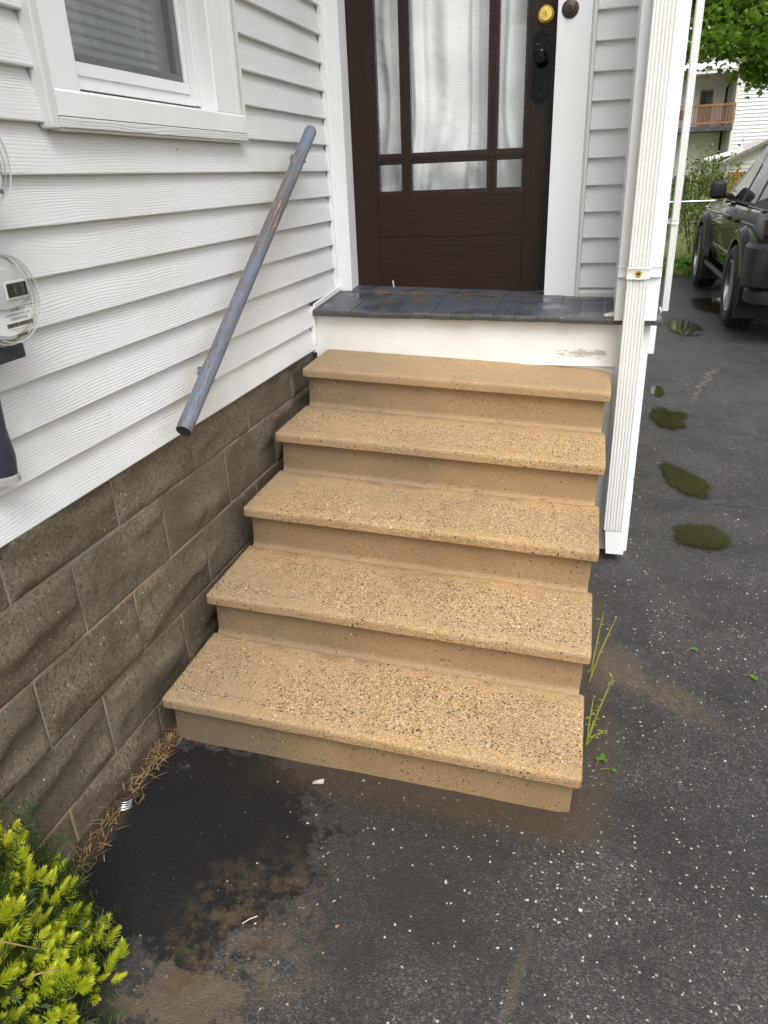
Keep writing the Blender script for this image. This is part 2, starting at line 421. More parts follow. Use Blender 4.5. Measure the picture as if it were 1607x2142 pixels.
# --- wet asphalt
def asphalt_mat():
    n = NT('wet_black_asphalt')
    p = n.pos()
    x, y, z = n.sep(p)
    w1 = n.math('MULTIPLY', n.math('SUBTRACT', n.noise(p, 7.0, 9, 0.72), 0.5), 1.7)
    w2 = n.math('MULTIPLY', n.math('SUBTRACT', n.noise(n.vm('ADD', p, (5, 1, 0)), 14.0, 9, 0.75), 0.5), 2.2)
    v = n.vor(p, 240.0)
    k = n.sep(v['Color'])
    c = n.ramp(k[0], [(0.0, (0.020, 0.0185, 0.018)), (0.45, (0.040, 0.0365, 0.035)), (0.8, (0.066, 0.060, 0.057)), (0.95, (0.11, 0.10, 0.092)), (1.0, (0.18, 0.16, 0.14))])
    big = n.noise(p, 1.3, 5)
    c = n.mix(n.rng(big, 0.4, 0.7, 0, 0.5), c, (0.022, 0.020, 0.020))
    mot = n.noise(n.vm('ADD', p, (9, 4, 0)), 3.4, 8, 0.7)
    c = n.mix(n.rng(mot, 0.47, 0.62, 0, 0.62), c, (0.018, 0.0155, 0.014))
    c = n.mix(n.math('MULTIPLY', n.rng(y, -1.7, 0.6, 0.0, 0.55), n.rng(mot, 0.35, 0.6, 1.0, 0.45)), c, (0.068, 0.066, 0.064))  # wet sheen painted into the colour: paler towards the back of the drive
    c = n.mix(n.rng(y, 1.0, 4.0, 0.0, 0.4), c, (0.050, 0.050, 0.052))
    # smooth sealed patch beside the foundation
    seal = n.blob(0.20, -2.33, 0.40, 0.36, w1, 0.98, 0.84)
    # stones
    dens = n.rng(n.noise(n.vm('ADD', p, (2, 7, 0)), 1.6, 4), 0.38, 0.66, 0.25, 1.0)
    dens = n.math('MULTIPLY', dens, n.rng(seal, 0, 1, 1.0, 0.3))
    near = n.blob(1.25, -2.05, 0.55, 0.5, w1, 1.2, 0.2)
    dens = n.math('ADD', dens, n.math('MULTIPLY', near, 0.5))
    stain = n.blob(0.45, -2.28, 0.75, 0.30, w1, 1.25, 0.55)
    c = n.mix(n.math('MULTIPLY', stain, 0.55), c, (0.020, 0.016, 0.013))
    dens = n.math('MULTIPLY', dens, n.rng(stain, 0, 1, 1.0, 0.55))
    fl = n.ramp(k[1], [(0.0, (0.55, 0.52, 0.47)), (0.5, (0.42, 0.39, 0.34)), (0.8, (0.6, 0.58, 0.54)), (0.93, (0.4, 0.25, 0.12)), (1.0, (0.5, 0.47, 0.36))])
    for sc, off, th, rad in ((21.0, (8, 5, 0), 0.045, 0.105), (32.0, (1, 2, 0), 0.11, 0.14), (58.0, (4, 9, 0), 0.09, 0.18), (110.0, (6, 3, 0), 0.11, 0.27)):
        vv = n.vor(n.vm('ADD', n.vm('ADD', p, off), n.scale(n.node('ShaderNodeTexNoise', {'Vector': p, 'Scale': 120.0}).outputs[1], 0.011)), sc)
        kk = n.sep(vv['Color'])
        r = n.math('MULTIPLY', n.math('ADD', kk[1], 0.45), rad)
        msk = n.math('MULTIPLY', n.rng(n.math('SUBTRACT', r, vv['Distance']), 0.0, 0.05), n.math('LESS_THAN', kk[0], n.math('MULTIPLY', dens, th)))
        c = n.mix(msk, c, n.ramp(kk[2], [(0.0, (0.48, 0.45, 0.40)), (0.35, (0.26, 0.24, 0.21)), (0.75, (0.60, 0.58, 0.54)), (0.92, (0.36, 0.22, 0.11)), (1.0, (0.5, 0.48, 0.36))]))
    c = n.mix(n.math('MULTIPLY', seal, 0.85), c, (0.0085, 0.0080, 0.0078))
    # silt washed out from the steps
    xl, yl = x, y
    front = n.rng(n.math('ADD', n.math('ABSOLUTE', n.math('SUBTRACT', n.math('ADD', yl, n.math('MULTIPLY', xl, -0.01)), -2.02)), n.math('MULTIPLY', w1, 0.09)), 0.11, 0.03, 0, 1, True)
    front = n.math('MULTIPLY', front, n.rng(x, 0.22, 0.40))
    front = n.math('MULTIPLY', front, n.rng(x, 1.28, 1.2))
    side = n.rng(n.math('ADD', n.math('ABSOLUTE', n.math('SUBTRACT', x, 1.205)), n.math('MULTIPLY', w1, 0.12)), 0.13, 0.04, 0, 1, True)
    side = n.math('MULTIPLY', side, n.math('MULTIPLY', n.rng(y, -2.06, -1.95), n.rng(y, -0.75, -1.0)))
    fan = n.blob(1.42, -1.40, 0.24, 0.085, n.math('MULTIPLY', w1, 0.7), 1.15, 0.3, math.radians(-33))
    fan2 = n.blob(1.3, -1.3, 0.13, 0.16, w2, 1.1, 0.3)
    corner = n.blob(0.43, -2.68, 0.20, 0.14, w2, 0.62, 0.52)
    corner2 = n.blob(0.52, -2.50, 0.22, 0.25, w1, 1.1, 0.3)
    soil = n.rng(n.math('ADD', x, n.math('MULTIPLY', w1, 0.07)), 0.055, 0.025)
    soil = n.math('MULTIPLY', soil, n.rng(y, -1.0, -1.3))
    track = n.math('MULTIPLY', n.rng(n.math('ADD', n.math('ABSOLUTE', n.math('SUBTRACT', x, n.math('ADD', 1.069, n.math('MULTIPLY', n.math('ADD', y, 2.556), 0.19)))), n.math('MULTIPLY', w2, 0.01)), 0.018, 0.006), n.rng(y, -2.33, -2.42))
    br = n.mix(n.noise(p, 40, 4), (0.085, 0.06, 0.036), (0.17, 0.12, 0.072))
    wet = n.mix(n.noise(p, 60, 3), (0.04, 0.028, 0.018), (0.075, 0.052, 0.032))
    c = n.mix(n.math('MULTIPLY', front, n.rng(x, 0.3, 1.0, 0.35, 0.8)), c, wet)
    c = n.mix(n.math('MULTIPLY', side, n.rng(n.noise(p, 20, 7, 0.7), 0.35, 0.6, 0.3, 0.85)), c, wet)
    c = n.mix(n.math('MULTIPLY', n.math('MULTIPLY', fan, 0.8), n.rng(n.noise(n.vm('ADD', p, (4, 1, 4)), 34, 8, 0.75), 0.36, 0.62)), c, br)
    c = n.mix(n.math('MULTIPLY', fan2, 0.4), c, br)
    c = n.mix(n.math('MULTIPLY', corner, 0.6), c, br)
    c = n.mix(n.math('MULTIPLY', n.math('MULTIPLY', corner2, 0.5), n.rng(n.noise(n.vm('ADD', p, (4, 4, 4)), 24, 8, 0.75), 0.45, 0.58)), c, br)
    c = n.mix(n.math('MULTIPLY', track, 0.30), c, br)
    c = n.mix(soil, c, wet)
    # hairline cracks across the drive
    ln = n.math('ADD', n.math('SUBTRACT', y, 0.10), n.math('MULTIPLY', n.math('SUBTRACT', n.noise(p, 6.0, 6, 0.6), 0.5), 0.16))
    cr = n.math('MULTIPLY', n.rng(n.math('ABSOLUTE', ln), 0.006, 0.002), n.rng(x, 1.38, 1.42))
    ln2 = n.math('ADD', n.math('ADD', n.math('SUBTRACT', x, 1.95), n.math('MULTIPLY', n.math('SUBTRACT', y, 2.2), -0.28)), n.math('MULTIPLY', n.math('SUBTRACT', n.noise(p, 5.0, 7, 0.7), 0.5), 0.3))
    cr2 = n.math('MULTIPLY', n.rng(n.math('ABSOLUTE', ln2), 0.014, 0.005), n.math('MULTIPLY', n.rng(n.math('ABSOLUTE', n.math('SUBTRACT', y, 2.3)), 0.55, 0.35), n.rng(n.noise(p, 22, 3), 0.42, 0.5)))
    c = n.mix(n.math('MULTIPLY', cr, 0.8), c, (0.008, 0.008, 0.008))
    c = n.mix(n.math('MULTIPLY', cr2, 0.7), c, (0.20, 0.18, 0.15))
    # wetness drives the gloss
    wetf = n.rng(n.noise(n.vm('ADD', p, (8, 3, 0)), 1.1, 5, 0.6), 0.42, 0.62)
    wetf = n.math('MAXIMUM', wetf, n.math('MAXIMUM', side, n.math('MULTIPLY', front, 0.7)))
    film = n.math('MULTIPLY', n.blob(1.55, -0.45, 0.28, 0.22, w2, 1.1, 0.5), n.rng(n.noise(p, 30, 5, 0.7), 0.45, 0.55))
    film2 = n.math('MULTIPLY', n.blob(1.35, -1.0, 0.22, 0.4, w2, 1.1, 0.5), n.rng(n.noise(n.vm('ADD', p, (3, 3, 3)), 40, 5, 0.7), 0.55, 0.6))
    film = n.math('MAXIMUM', film, film2)
    for (bx, by, brx, bry) in ((1.685, -0.275, 0.20, 0.20), (1.62, 0.38, 0.19, 0.33), (1.655, 1.36, 0.18, 0.36), (2.0, 4.1, 0.5, 0.9)):
        ff = n.math('MULTIPLY', n.blob(bx, by, brx, bry, w2, 1.15, 0.6), n.rng(n.noise(n.vm('ADD', p, (bx, by, 0)), 26, 7, 0.75), 0.44, 0.56))
        film = n.math('MAXIMUM', film, ff)
    rough = n.rng(wetf, 0, 1, 0.60, 0.36)
    rough = n.math('SUBTRACT', rough, n.math('MULTIPLY', film, 0.26))
    c = n.mix(n.math('MULTIPLY', film, 0.5), c, (0.022, 0.020, 0.018))
    rough = n.math('ADD', rough, n.math('MULTIPLY', seal, 0.12))
    hh = n.math('ADD', n.math('MULTIPLY', n.math('SUBTRACT', 1.0, v['Distance']), 0.6), n.math('ADD', n.math('MULTIPLY', k[1], 0.7), n.math('MULTIPLY', n.noise(p, 420.0, 2), 0.6)))
    flat = n.math('MAXIMUM', n.math('MULTIPLY', seal, 0.75), n.math('MAXIMUM', n.math('MULTIPLY', front, 0.8), n.math('MAXIMUM', n.math('MULTIPLY', side, 0.8), n.math('MULTIPLY', film, 0.8))))
    hh = n.math('MULTIPLY', hh, n.math('SUBTRACT', 1.0, n.math('MULTIPLY', flat, 0.85)))
    hh = n.math('SUBTRACT', hh, n.math('MULTIPLY', cr, 1.5))
    return n.done(c, rough, n.bump(hh, 0.75, 0.003), spec=n.math('ADD', n.rng(seal, 0, 1, 0.5, 0.22), n.math('MULTIPLY', film, 0.5)))
ASPHALT = asphalt_mat()

def puddle_mat():
    n = NT('puddle_water_reflection_tint')
    p = n.pos()
    c = n.mix(n.rng(n.noise(p, 5, 3), 0.4, 0.65), (0.030, 0.027, 0.012), (0.038, 0.034, 0.016))  # olive base colour paints in the green reflection of the tree
    v = n.vor(p, 60.0)
    st = n.math('MULTIPLY', n.rng(v['Distance'], 0.25, 0.15), n.math('LESS_THAN', n.sep(v['Color'])[0], 0.05))
    c = n.mix(st, c, (0.22, 0.19, 0.09))
    n.done(c, 0.07, spec=0.8)
    d = n.node('ShaderNodeAttribute', attribute_name='edge').outputs['Fac']
    e = n.math('ADD', d, n.math('MULTIPLY', n.math('SUBTRACT', n.noise(p, 38, 8, 0.75), 0.5), 0.55))
    t = n.node('ShaderNodeBsdfTransparent')
    mx = n.node('ShaderNodeMixShader', {0: n.rng(e, 0.92, 0.66), 1: t.outputs[0], 2: n.b.outputs[0]})
    n.t.links.new(mx.outputs[0], n.out.inputs[0])
    return n.m
PUDDLE = puddle_mat()

# --- front door paint with raised grain
def door_mat(name, horiz):
    n = NT(name)
    p = n.pos()
    x, y, z = n.sep(p)
    q = n.comb(n.math('MULTIPLY', x, 5.0), 0.0, n.math('MULTIPLY', z, 130.0)) if horiz else n.comb(n.math('MULTIPLY', x, 150.0), 0.0, n.math('MULTIPLY', z, 5.0))
    g = n.noise(q, 1.0, 4, 0.6, 0.4)
    c = n.mix(n.rng(g, 0.3, 0.7), (0.0155, 0.0072, 0.0046), (0.027, 0.0132, 0.0085))
    v = n.vor(p, 16.0)
    sp = n.math('MULTIPLY', n.rng(v['Distance'], 0.05, 0.03), n.math('GREATER_THAN', n.sep(v['Color'])[0], 0.85))
    c = n.mix(n.math('MULTIPLY', sp, 0.5), c, (0.3, 0.26, 0.22))
    r = n.rng(n.noise(p, 3, 3), 0.35, 0.65, 0.33, 0.46)
    return n.done(c, r, n.bump(g, 0.6 if horiz else 0.35, 0.0026), spec=0.28)
DOOR_V = door_mat('dark_brown_door_paint_upright_grain', False)
DOOR_H = door_mat('dark_brown_door_paint_level_grain', True)
DOOR_BEAD = plain('dark_brown_glazing_bead', (0.020, 0.0105, 0.008), 0.3, 0.2, 20)

def glass_mat(name, tint=(0.95, 0.97, 0.96), refl=0.09, rough=0.02, wavy=0.06):
    n = NT(name)
    t = n.node('ShaderNodeBsdfTransparent', {0: tint})
    g = n.node('ShaderNodeBsdfGlossy', {0: (1, 1, 1), 'Roughness': rough, 'Normal': n.bump(n.noise(n.pos(), 5, 2), wavy, 0.01)})
    lw = n.node('ShaderNodeLayerWeight', {0: 0.35})
    f = n.math('ADD', n.math('MULTIPLY', lw.outputs['Facing'], 0.12), refl, clamp=True)
    mx = n.node('ShaderNodeMixShader', {0: f, 1: t.outputs[0], 2: g.outputs[0]})
    n.t.links.new(mx.outputs[0], n.out.inputs[0])
    return n.m
GLASS = glass_mat('old_window_glass', (0.95, 0.965, 0.96), 0.08)
CLEAR = glass_mat('clear_meter_dome_glass', (0.97, 0.98, 0.98), 0.05)

def curtain_mat():
    n = NT('sheer_white_curtain')
    p = n.pos()
    x, y, z = n.sep(p)
    wv = n.noise(n.comb(n.math('MULTIPLY', x, 14.0), 0.0, n.math('MULTIPLY', z, 420.0)), 1.0, 4, 0.6)
    big = n.noise(n.scale(p, (2.0, 2, 3.0)), 2.0, 4)
    c = n.mix(n.rng(wv, 0.3, 0.7), (0.74, 0.75, 0.75), (0.88, 0.885, 0.885))
    c = n.mix(n.rng(big, 0.4, 0.7, 0, 0.35), c, (0.62, 0.64, 0.64))
    return n.done(c, 0.9, n.bump(n.noise(p, 16, 4), 0.4, 0.01), spec=0.1)
CURTAIN = curtain_mat()

# --- porch boards: peeling blue-grey paint, wet
def deck_mat():
    n = NT('peeling_blue_grey_porch_paint')
    p = n.pos()
    x, y, z = n.sep(p)
    a = n.noise(n.comb(n.math('MULTIPLY', x, 16.0), n.math('MULTIPLY', y, 6.0), n.math('MULTIPLY', z, 14.0)), 1.0, 6, 0.7)
    c = n.mix(n.noise(p, 12, 5), (0.032, 0.038, 0.049), (0.075, 0.086, 0.106))
    wood = n.mix(n.noise(p, 50, 4), (0.05, 0.034, 0.022), (0.17, 0.105, 0.06))
    edge = n.rng(y, -0.47, -0.525, 0.0, 0.06)
    sill = n.rng(n.math('ABSOLUTE', n.math('SUBTRACT', y, -0.155)), 0.03, 0.01, 0.0, 0.13)
    msk = n.rng(n.math('ADD', a, n.math('ADD', edge, sill)), 0.585, 0.635)
    c = n.mix(msk, c, wood)
    grime = n.rng(n.noise(n.vm('ADD', p, (3, 3, 3)), 26, 6, 0.7), 0.56, 0.66)
    c = n.mix(n.math('MULTIPLY', grime, 0.8), c, (0.022, 0.017, 0.012))
    c = n.mix(n.math('MULTIPLY', edge, 8.0), c, n.mix(n.noise(p, 70, 4), (0.028, 0.028, 0.026), (0.13, 0.115, 0.085)))
    pud = n.rng(n.noise(n.vm('ADD', p, (7, 1, 0)), 6.5, 3), 0.5, 0.58)
    r = n.rng(pud, 0, 1, 0.42, 0.10)
    return n.done(c, r, n.bump(n.math('MULTIPLY', n.math('ADD', a, n.noise(p, 90, 4)), n.rng(pud, 0, 1, 1.0, 0.12)), 0.45, 0.003), spec=0.5)
DECK = deck_mat()

# --- worn blue-grey wooden handrail (object z runs along the rail)
def rail_mat():
    n = NT('worn_blue_grey_rail_paint')
    o = n.obj()
    x, y, z = n.sep(o)
    q = n.comb(n.math('MULTIPLY', x, 260.0), n.math('MULTIPLY', y, 260.0), n.math('MULTIPLY', z, 15.0))
    a = n.noise(q, 1.0, 6, 0.75)
    wear = n.rng(n.math('ABSOLUTE', n.math('SUBTRACT', z, n.math('ADD', 0.98, n.math('MULTIPLY', n.math('SUBTRACT', n.noise(n.scale(o, (40, 40, 6)), 1.0, 3), 0.5), 0.5)))), 0.35, 0.02, 0.0, 0.085)
    wear = n.math('SUBTRACT', wear, n.rng(z, 1.27, 1.36, 0, 0.25))
    t = n.math('ADD', a, n.math('ADD', wear, n.math('MULTIPLY', n.math('SUBTRACT', n.noise(n.scale(o, (60, 60, 9)), 1.0, 4), 0.5), 0.22)))
    c = n.mix(n.noise(n.scale(o, (30, 30, 5)), 1.0, 4), (0.085, 0.098, 0.130), (0.19, 0.235, 0.31))
    c = n.mix(n.rng(t, 0.525, 0.555), c, (0.10, 0.078, 0.072))
    c = n.mix(n.rng(t, 0.59, 0.62), c, (0.23, 0.135, 0.075))
    c = n.mix(n.rng(t, 0.645, 0.67), c, (0.52, 0.44, 0.36))
    crack = n.rng(n.noise(n.comb(n.math('MULTIPLY', x, 90.0), n.math('MULTIPLY', y, 90.0), n.math('MULTIPLY', z, 2.0)), 1.0, 3), 0.30, 0.27)
    c = n.mix(crack, c, (0.015, 0.013, 0.013))
    return n.done(c, n.rng(a, 0.3, 0.7, 0.2, 0.42), n.bump(n.math('SUBTRACT', a, crack), 0.7, 0.002), spec=0.5)
RAIL = rail_mat()
RAIL_END = plain('dark_rail_end_grain', (0.03, 0.032, 0.04), 0.6, 0.3, 80, bump=0.5)

BRASS = plain('polished_brass', (0.78, 0.56, 0.14), 0.22, 0.12, 60, metal=1.0, bump=0.1, bsc=200)
STEEL = plain('galvanised_metal', (0.42, 0.42, 0.42), 0.35, 0.2, 30, metal=1.0)
CHROME = plain('bright_coil_metal', (0.75, 0.75, 0.76), 0.18, 0.1, 30, metal=1.0)
BLACK_IRON = plain('black_cast_hardware', (0.002, 0.002, 0.0025), 0.12, 0.3, 60, bump=0.15, bsc=120, spec=0.22)
BELL_BROWN = plain('brown_bell_metal', (0.055, 0.032, 0.022), 0.38, 0.2, 60)
BLACK = plain('black_recess', (0.004, 0.004, 0.004), 0.6)
RUST = plain('rusty_iron', (0.05, 0.025, 0.013), 0.7, 0.5, 60, bump=0.5)
RUST_STAIN = plain('orange_rust_stain', (0.50, 0.27, 0.03), 0.5, 0.25, 90)
CONDUIT = plain('slate_blue_conduit_paint', (0.030, 0.038, 0.055), 0.4, 0.3, 25, bump=0.2)
METER_GREY = plain('pale_grey_meter_plastic', (0.50, 0.51, 0.49), 0.4, 0.06, 30)
METER_BOX = plain('grey_meter_box_paint', (0.42, 0.43, 0.43), 0.45, 0.1, 12)
METER_LABEL = plain('white_meter_label', (0.78, 0.79, 0.79), 0.45, 0.03, 12)
INK = plain('black_ink', (0.03, 0.03, 0.035), 0.6)
LCD = plain('dark_green_lcd', (0.006, 0.014, 0.007), 0.12, 0.1, 20)
SCREEN_RIM = plain('white_display_rim', (0.62, 0.63, 0.61), 0.4)
BLIND = plain('grey_blind_slat', (0.58, 0.60, 0.62), 0.5, 0.05, 20)
def insect_mat():
    n = NT('grey_insect_screen_mesh')
    x, y, z = n.sep(n.pos())
    t = n.node('ShaderNodeBsdfTransparent', {0: (1, 1, 1)})
    drop = n.vor(n.pos(), 55.0)
    dm = n.math('MULTIPLY', n.rng(drop['Distance'], 0.2, 0.1), n.math('LESS_THAN', n.sep(drop['Color'])[0], n.rng(n.noise(n.pos(), 6, 2), 0.4, 0.65, 0.0, 0.4)))
    d = n.node('ShaderNodeBsdfDiffuse', {0: n.mix(dm, (0.16, 0.165, 0.175), (0.6, 0.62, 0.64))})
    mx = n.node('ShaderNodeMixShader', {0: n.math('MAXIMUM', 0.36, n.math('MULTIPLY', dm, 0.7)), 1: t.outputs[0], 2: d.outputs[0]})
    n.t.links.new(mx.outputs[0], n.out.inputs[0])
    return n.m
SCREEN = insect_mat()
DARK_ROOM = plain('dim_room_wall', (0.10, 0.10, 0.11), 0.9)
GREY_SASH = plain('grey_screen_frame', (0.13, 0.135, 0.145), 0.45)
WOOD_SCRAP = plain('weathered_wood', (0.22, 0.16, 0.10), 0.8, 0.3, 30, bump=0.4)
STRAW = plain('dry_straw', (0.25, 0.165, 0.075), 0.8, 0.7, 45)
STONE = plain('pale_stone_chip', (0.42, 0.38, 0.32), 0.6, 0.3, 60)

def leaf_mat(name, a, b, trans=0.35, rough=0.45):
    n = NT(name)
    f = n.noise(n.pos(), 9.0, 4)
    at = n.rnd()
    c = n.mix(n.rng(n.math('ADD', f, n.math('MULTIPLY', n.math('SUBTRACT', at, 0.5), 0.3)), 0.3, 0.7), a, b)
    d = n.done(c, rough, spec=0.35)
    tr = n.node('ShaderNodeBsdfTranslucent', {0: n.mix(0.5, c, (b[0] * 1.5, b[1] * 1.4, b[2] * 0.6))})
    mx = n.node('ShaderNodeMixShader', {0: trans, 1: n.b.outputs[0], 2: tr.outputs[0]})
    n.t.links.new(mx.outputs[0], n.out.inputs[0])
    return n.m
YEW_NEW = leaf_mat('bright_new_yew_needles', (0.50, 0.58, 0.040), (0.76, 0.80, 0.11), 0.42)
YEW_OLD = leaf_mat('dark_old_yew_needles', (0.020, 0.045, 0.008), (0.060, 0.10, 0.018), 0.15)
YEW_STEM = plain('brown_twig', (0.12, 0.065, 0.03), 0.8, 0.3, 60)
MAPLE = leaf_mat('maple_leaves', (0.065, 0.150, 0.016), (0.16, 0.28, 0.035), 0.5)
SHRUB = leaf_mat('olive_shrub_leaves', (0.050, 0.085, 0.020), (0.15, 0.20, 0.05), 0.3)
SHRUB2 = leaf_mat('fresh_green_leaves', (0.10, 0.20, 0.018), (0.20, 0.32, 0.04), 0.35)
HOSTA = leaf_mat('broad_green_leaves', (0.060, 0.17, 0.012), (0.12, 0.27, 0.025), 0.3)
WEED = leaf_mat('yellow_green_weed', (0.22, 0.24, 0.03), (0.32, 0.34, 0.06), 0.25)
BARK = plain('brown_bark', (0.07, 0.055, 0.04), 0.9, 0.4, 20, bump=0.6)

def lawn_mat():
    n = NT('mown_lawn_grass')
    p = n.pos()
    c = n.mix(n.noise(p, 1.3, 5), (0.10, 0.125, 0.025), (0.22, 0.20, 0.055))
    c = n.mix(n.rng(n.noise(p, 45, 4, 0.7), 0.35, 0.7), c, (0.05, 0.065, 0.014))
    return n.done(c, 0.9, n.bump(n.noise(p, 60, 4), 0.9, 0.03))
LAWN = lawn_mat()
FAR_SIDING = plain('far_white_clapboard', (0.72, 0.725, 0.74), 0.5, 0.03, 2)
FAR_CREAM = plain('far_cream_clapboard', (0.80, 0.80, 0.76), 0.6, 0.04, 2)
FAR_GLASS = plain('far_dark_glass', (0.012, 0.014, 0.018), 0.08, 0.3, 4)
FAR_TRIM = plain('far_pale_trim', (0.66, 0.65, 0.60), 0.5, 0.06, 3)
FAR_DOOR = plain('far_worn_door', (0.30, 0.25, 0.22), 0.6, 0.1, 4)
RED_WOOD = plain('reddish_stained_wood', (0.27, 0.115, 0.045), 0.6, 0.3, 6)
GREY_WOOD = plain('weathered_dark_beam', (0.07, 0.07, 0.07), 0.8, 0.6, 5)
ROOF_PALE = plain('pale_shingle_roof', (0.48, 0.45, 0.43), 0.7, 0.1, 4)
PICKET = plain('dark_weathered_picket', (0.060, 0.040, 0.028), 0.85, 0.4, 8)
CEDAR = plain('fresh_orange_cedar', (0.48, 0.22, 0.045), 0.6, 0.2, 8)
SHED_WALL = plain('shed_cream_siding', (0.60, 0.60, 0.54), 0.55, 0.05, 4)

CAR = NT('black_car_paint').done((0.004, 0.0045, 0.0042), 0.05, spec=0.42)
CAR_PLASTIC = plain('grey_bumper_plastic', (0.014, 0.0145, 0.017), 0.45, 0.1, 10, spec=0.35)
CAR_RUBBER = plain('tyre_rubber', (0.010, 0.010, 0.010), 0.7, 0.2, 30, bump=0.2)
CAR_ALLOY = plain('silver_alloy', (0.50, 0.50, 0.51), 0.32, 0.08, 10, metal=1.0)
CAR_GLASS = NT('dark_car_glass').done((0.010, 0.013, 0.012), 0.04, spec=0.9)
CAR_LAMP = NT('smoked_lamp_lens').done((0.02, 0.006, 0.006), 0.08, spec=0.7)

# ------------------------------------------------------------------ ground
def gz(x, y):
    x = np.clip(x, -0.2, 3.0); yy = np.clip(y, -4.0, 4.0)
    return -0.02 - 0.043 * (x - 0.04) + 0.026 * (yy + 2.0)

def vnoise(x, y, s, seed=0):
    """cheap smooth 2D value noise (numpy arrays)"""
    x = np.asarray(x, float) * s + 17.3 * seed; y = np.asarray(y, float) * s - 9.1 * seed
    xi, yi = np.floor(x), np.floor(y); fx, fy = x - xi, y - yi
    fx = fx * fx * (3 - 2 * fx); fy = fy * fy * (3 - 2 * fy)
    h = lambda a, b: np.modf(np.abs(np.sin(a * 127.1 + b * 311.7 + seed * 74.7) * 43758.5453))[0]
    return (h(xi, yi) * (1 - fx) + h(xi + 1, yi) * fx) * (1 - fy) + (h(xi, yi + 1) * (1 - fx) + h(xi + 1, yi + 1) * fx) * fy - 0.5

def grid_mesh(name, xs, ys, zf, mat):
    X, Y = np.meshgrid(xs, ys)
    Z = zf(X, Y)
    nx, ny = len(xs), len(ys)
    vs = np.stack([X.ravel(), Y.ravel(), Z.ravel()], 1)
    i = np.arange(nx * ny).reshape(ny, nx)
    fs = np.stack([i[:-1, :-1].ravel(), i[:-1, 1:].ravel(), i[1:, 1:].ravel(), i[1:, :-1].ravel()], 1)
    me = bpy.data.meshes.new(name)
    me.from_pydata(vs.tolist(), [], fs.tolist())
    me.materials.append(mat)
    me.polygons.foreach_set('use_smooth', [True] * len(me.polygons))
    return me
xs = np.concatenate([np.arange(-0.6, 3.0, 0.04), np.linspace(3.0, 6.2, 12)])
ys = np.concatenate([np.linspace(-9, -3.3, 20), np.arange(-3.26, 2.6, 0.04), np.linspace(2.64, 8.0, 30)])
def drive_z(x, y):
    return gz(x, y) + 0.006 * vnoise(x, y, 2.2, 1) + 0.0035 * vnoise(x, y, 9, 2)
structure('driveway', grid_mesh('driveway', xs, ys, drive_z, ASPHALT))
def lawn_z(x, y):
    fall = np.clip((y - 24) / 12.0, 0, 1)
    return np.where(y < 8.2, gz(x, y) - 0.05, 0.055 - 0.75 * fall + 0.02 * vnoise(x, y, 1.0, 3))
structure('lawn', grid_mesh('lawn', np.concatenate([[-300, -100, -40], np.linspace(-20, 30, 60), [50, 100, 300]]),
                            np.concatenate([[-300, -100, -40, -20], np.linspace(-12, 60, 80), [100, 200, 400]]), lawn_z, LAWN))

def puddle(cx, cy, rx, ry, seed, rag=0.28, ang=0.0):
    n = 72
    vs, out = [], []
    for k in range(n):
        t = 2 * math.pi * k / n
        r = 1 + rag * (float(vnoise(math.cos(t) * 1.2 + seed, math.sin(t) * 1.2, 1.6, seed)) * 1.6 + 0.45 * float(vnoise(math.cos(t), math.sin(t), 5.0, seed + 3)) + 0.3 * float(vnoise(math.cos(t), math.sin(t), 14.0, seed + 5)))
        u, v = r * rx * math.cos(t), r * ry * math.sin(t)
        out.append((cx + u * math.cos(ang) - v * math.sin(ang), cy + u * math.sin(ang) + v * math.cos(ang)))
    z = max(float(drive_z(np.array(p[0]), np.array(p[1]))) for p in out) * 0.35 + 0.65 * float(drive_z(np.array(cx), np.array(cy))) + 0.004
    # water is level along x but follows the shallow dish of the drive
    vs = [(a, b, float(gz(np.array(a), np.array(b))) + 0.0068) for a, b in out]
    cz_ = float(gz(np.array(cx), np.array(cy))) + 0.0068
    rings = [(cx, cy, cz_)]
    ed = [0.0]
    fr = (0.35, 0.6, 0.8, 0.95, 1.1, 1.25)
    for f in fr:
        for (a, b) in out:
            xx, yy = cx + (a - cx) * f, cy + (b - cy) * f
            rings.append((xx, yy, float(gz(np.array(xx), np.array(yy))) + 0.0068)); ed.append(f * 0.8)
    faces = [(0, 1 + k, 1 + (k + 1) % n) for k in range(n)]
    for q in range(len(fr) - 1):
        faces += [(1 + q * n + k, 1 + (q + 1) * n + k, 1 + (q + 1) * n + (k + 1) % n, 1 + q * n + (k + 1) % n) for k in range(n)]
    me = quick('puddle', rings, faces, PUDDLE)
    at = me.attributes.new('edge', 'FLOAT', 'POINT')
    at.data.foreach_set('value', ed)
    return structure('puddle', me)
puddle(1.685, -0.275, 0.118, 0.125, 1, 0.20)
puddle(1.665, 0.37, 0.092, 0.225, 4, 0.34, 0.39)
puddle(1.655, 1.36, 0.105, 0.22, 8, 0.34)
puddle(1.62, 1.95, 0.05, 0.12, 11, 0.3)
puddle(2.00, 4.15, 0.15, 0.38, 14, 0.2)
puddle(2.55, 5.6, 0.35, 0.55, 16, 0.2)

# ------------------------------------------------------------------ the house
house = thing('house', 'white vinyl sided house with brown block foundation, brown door and porch ledge', 'house')
EXPO = 0.0996
Z0 = 0.8115

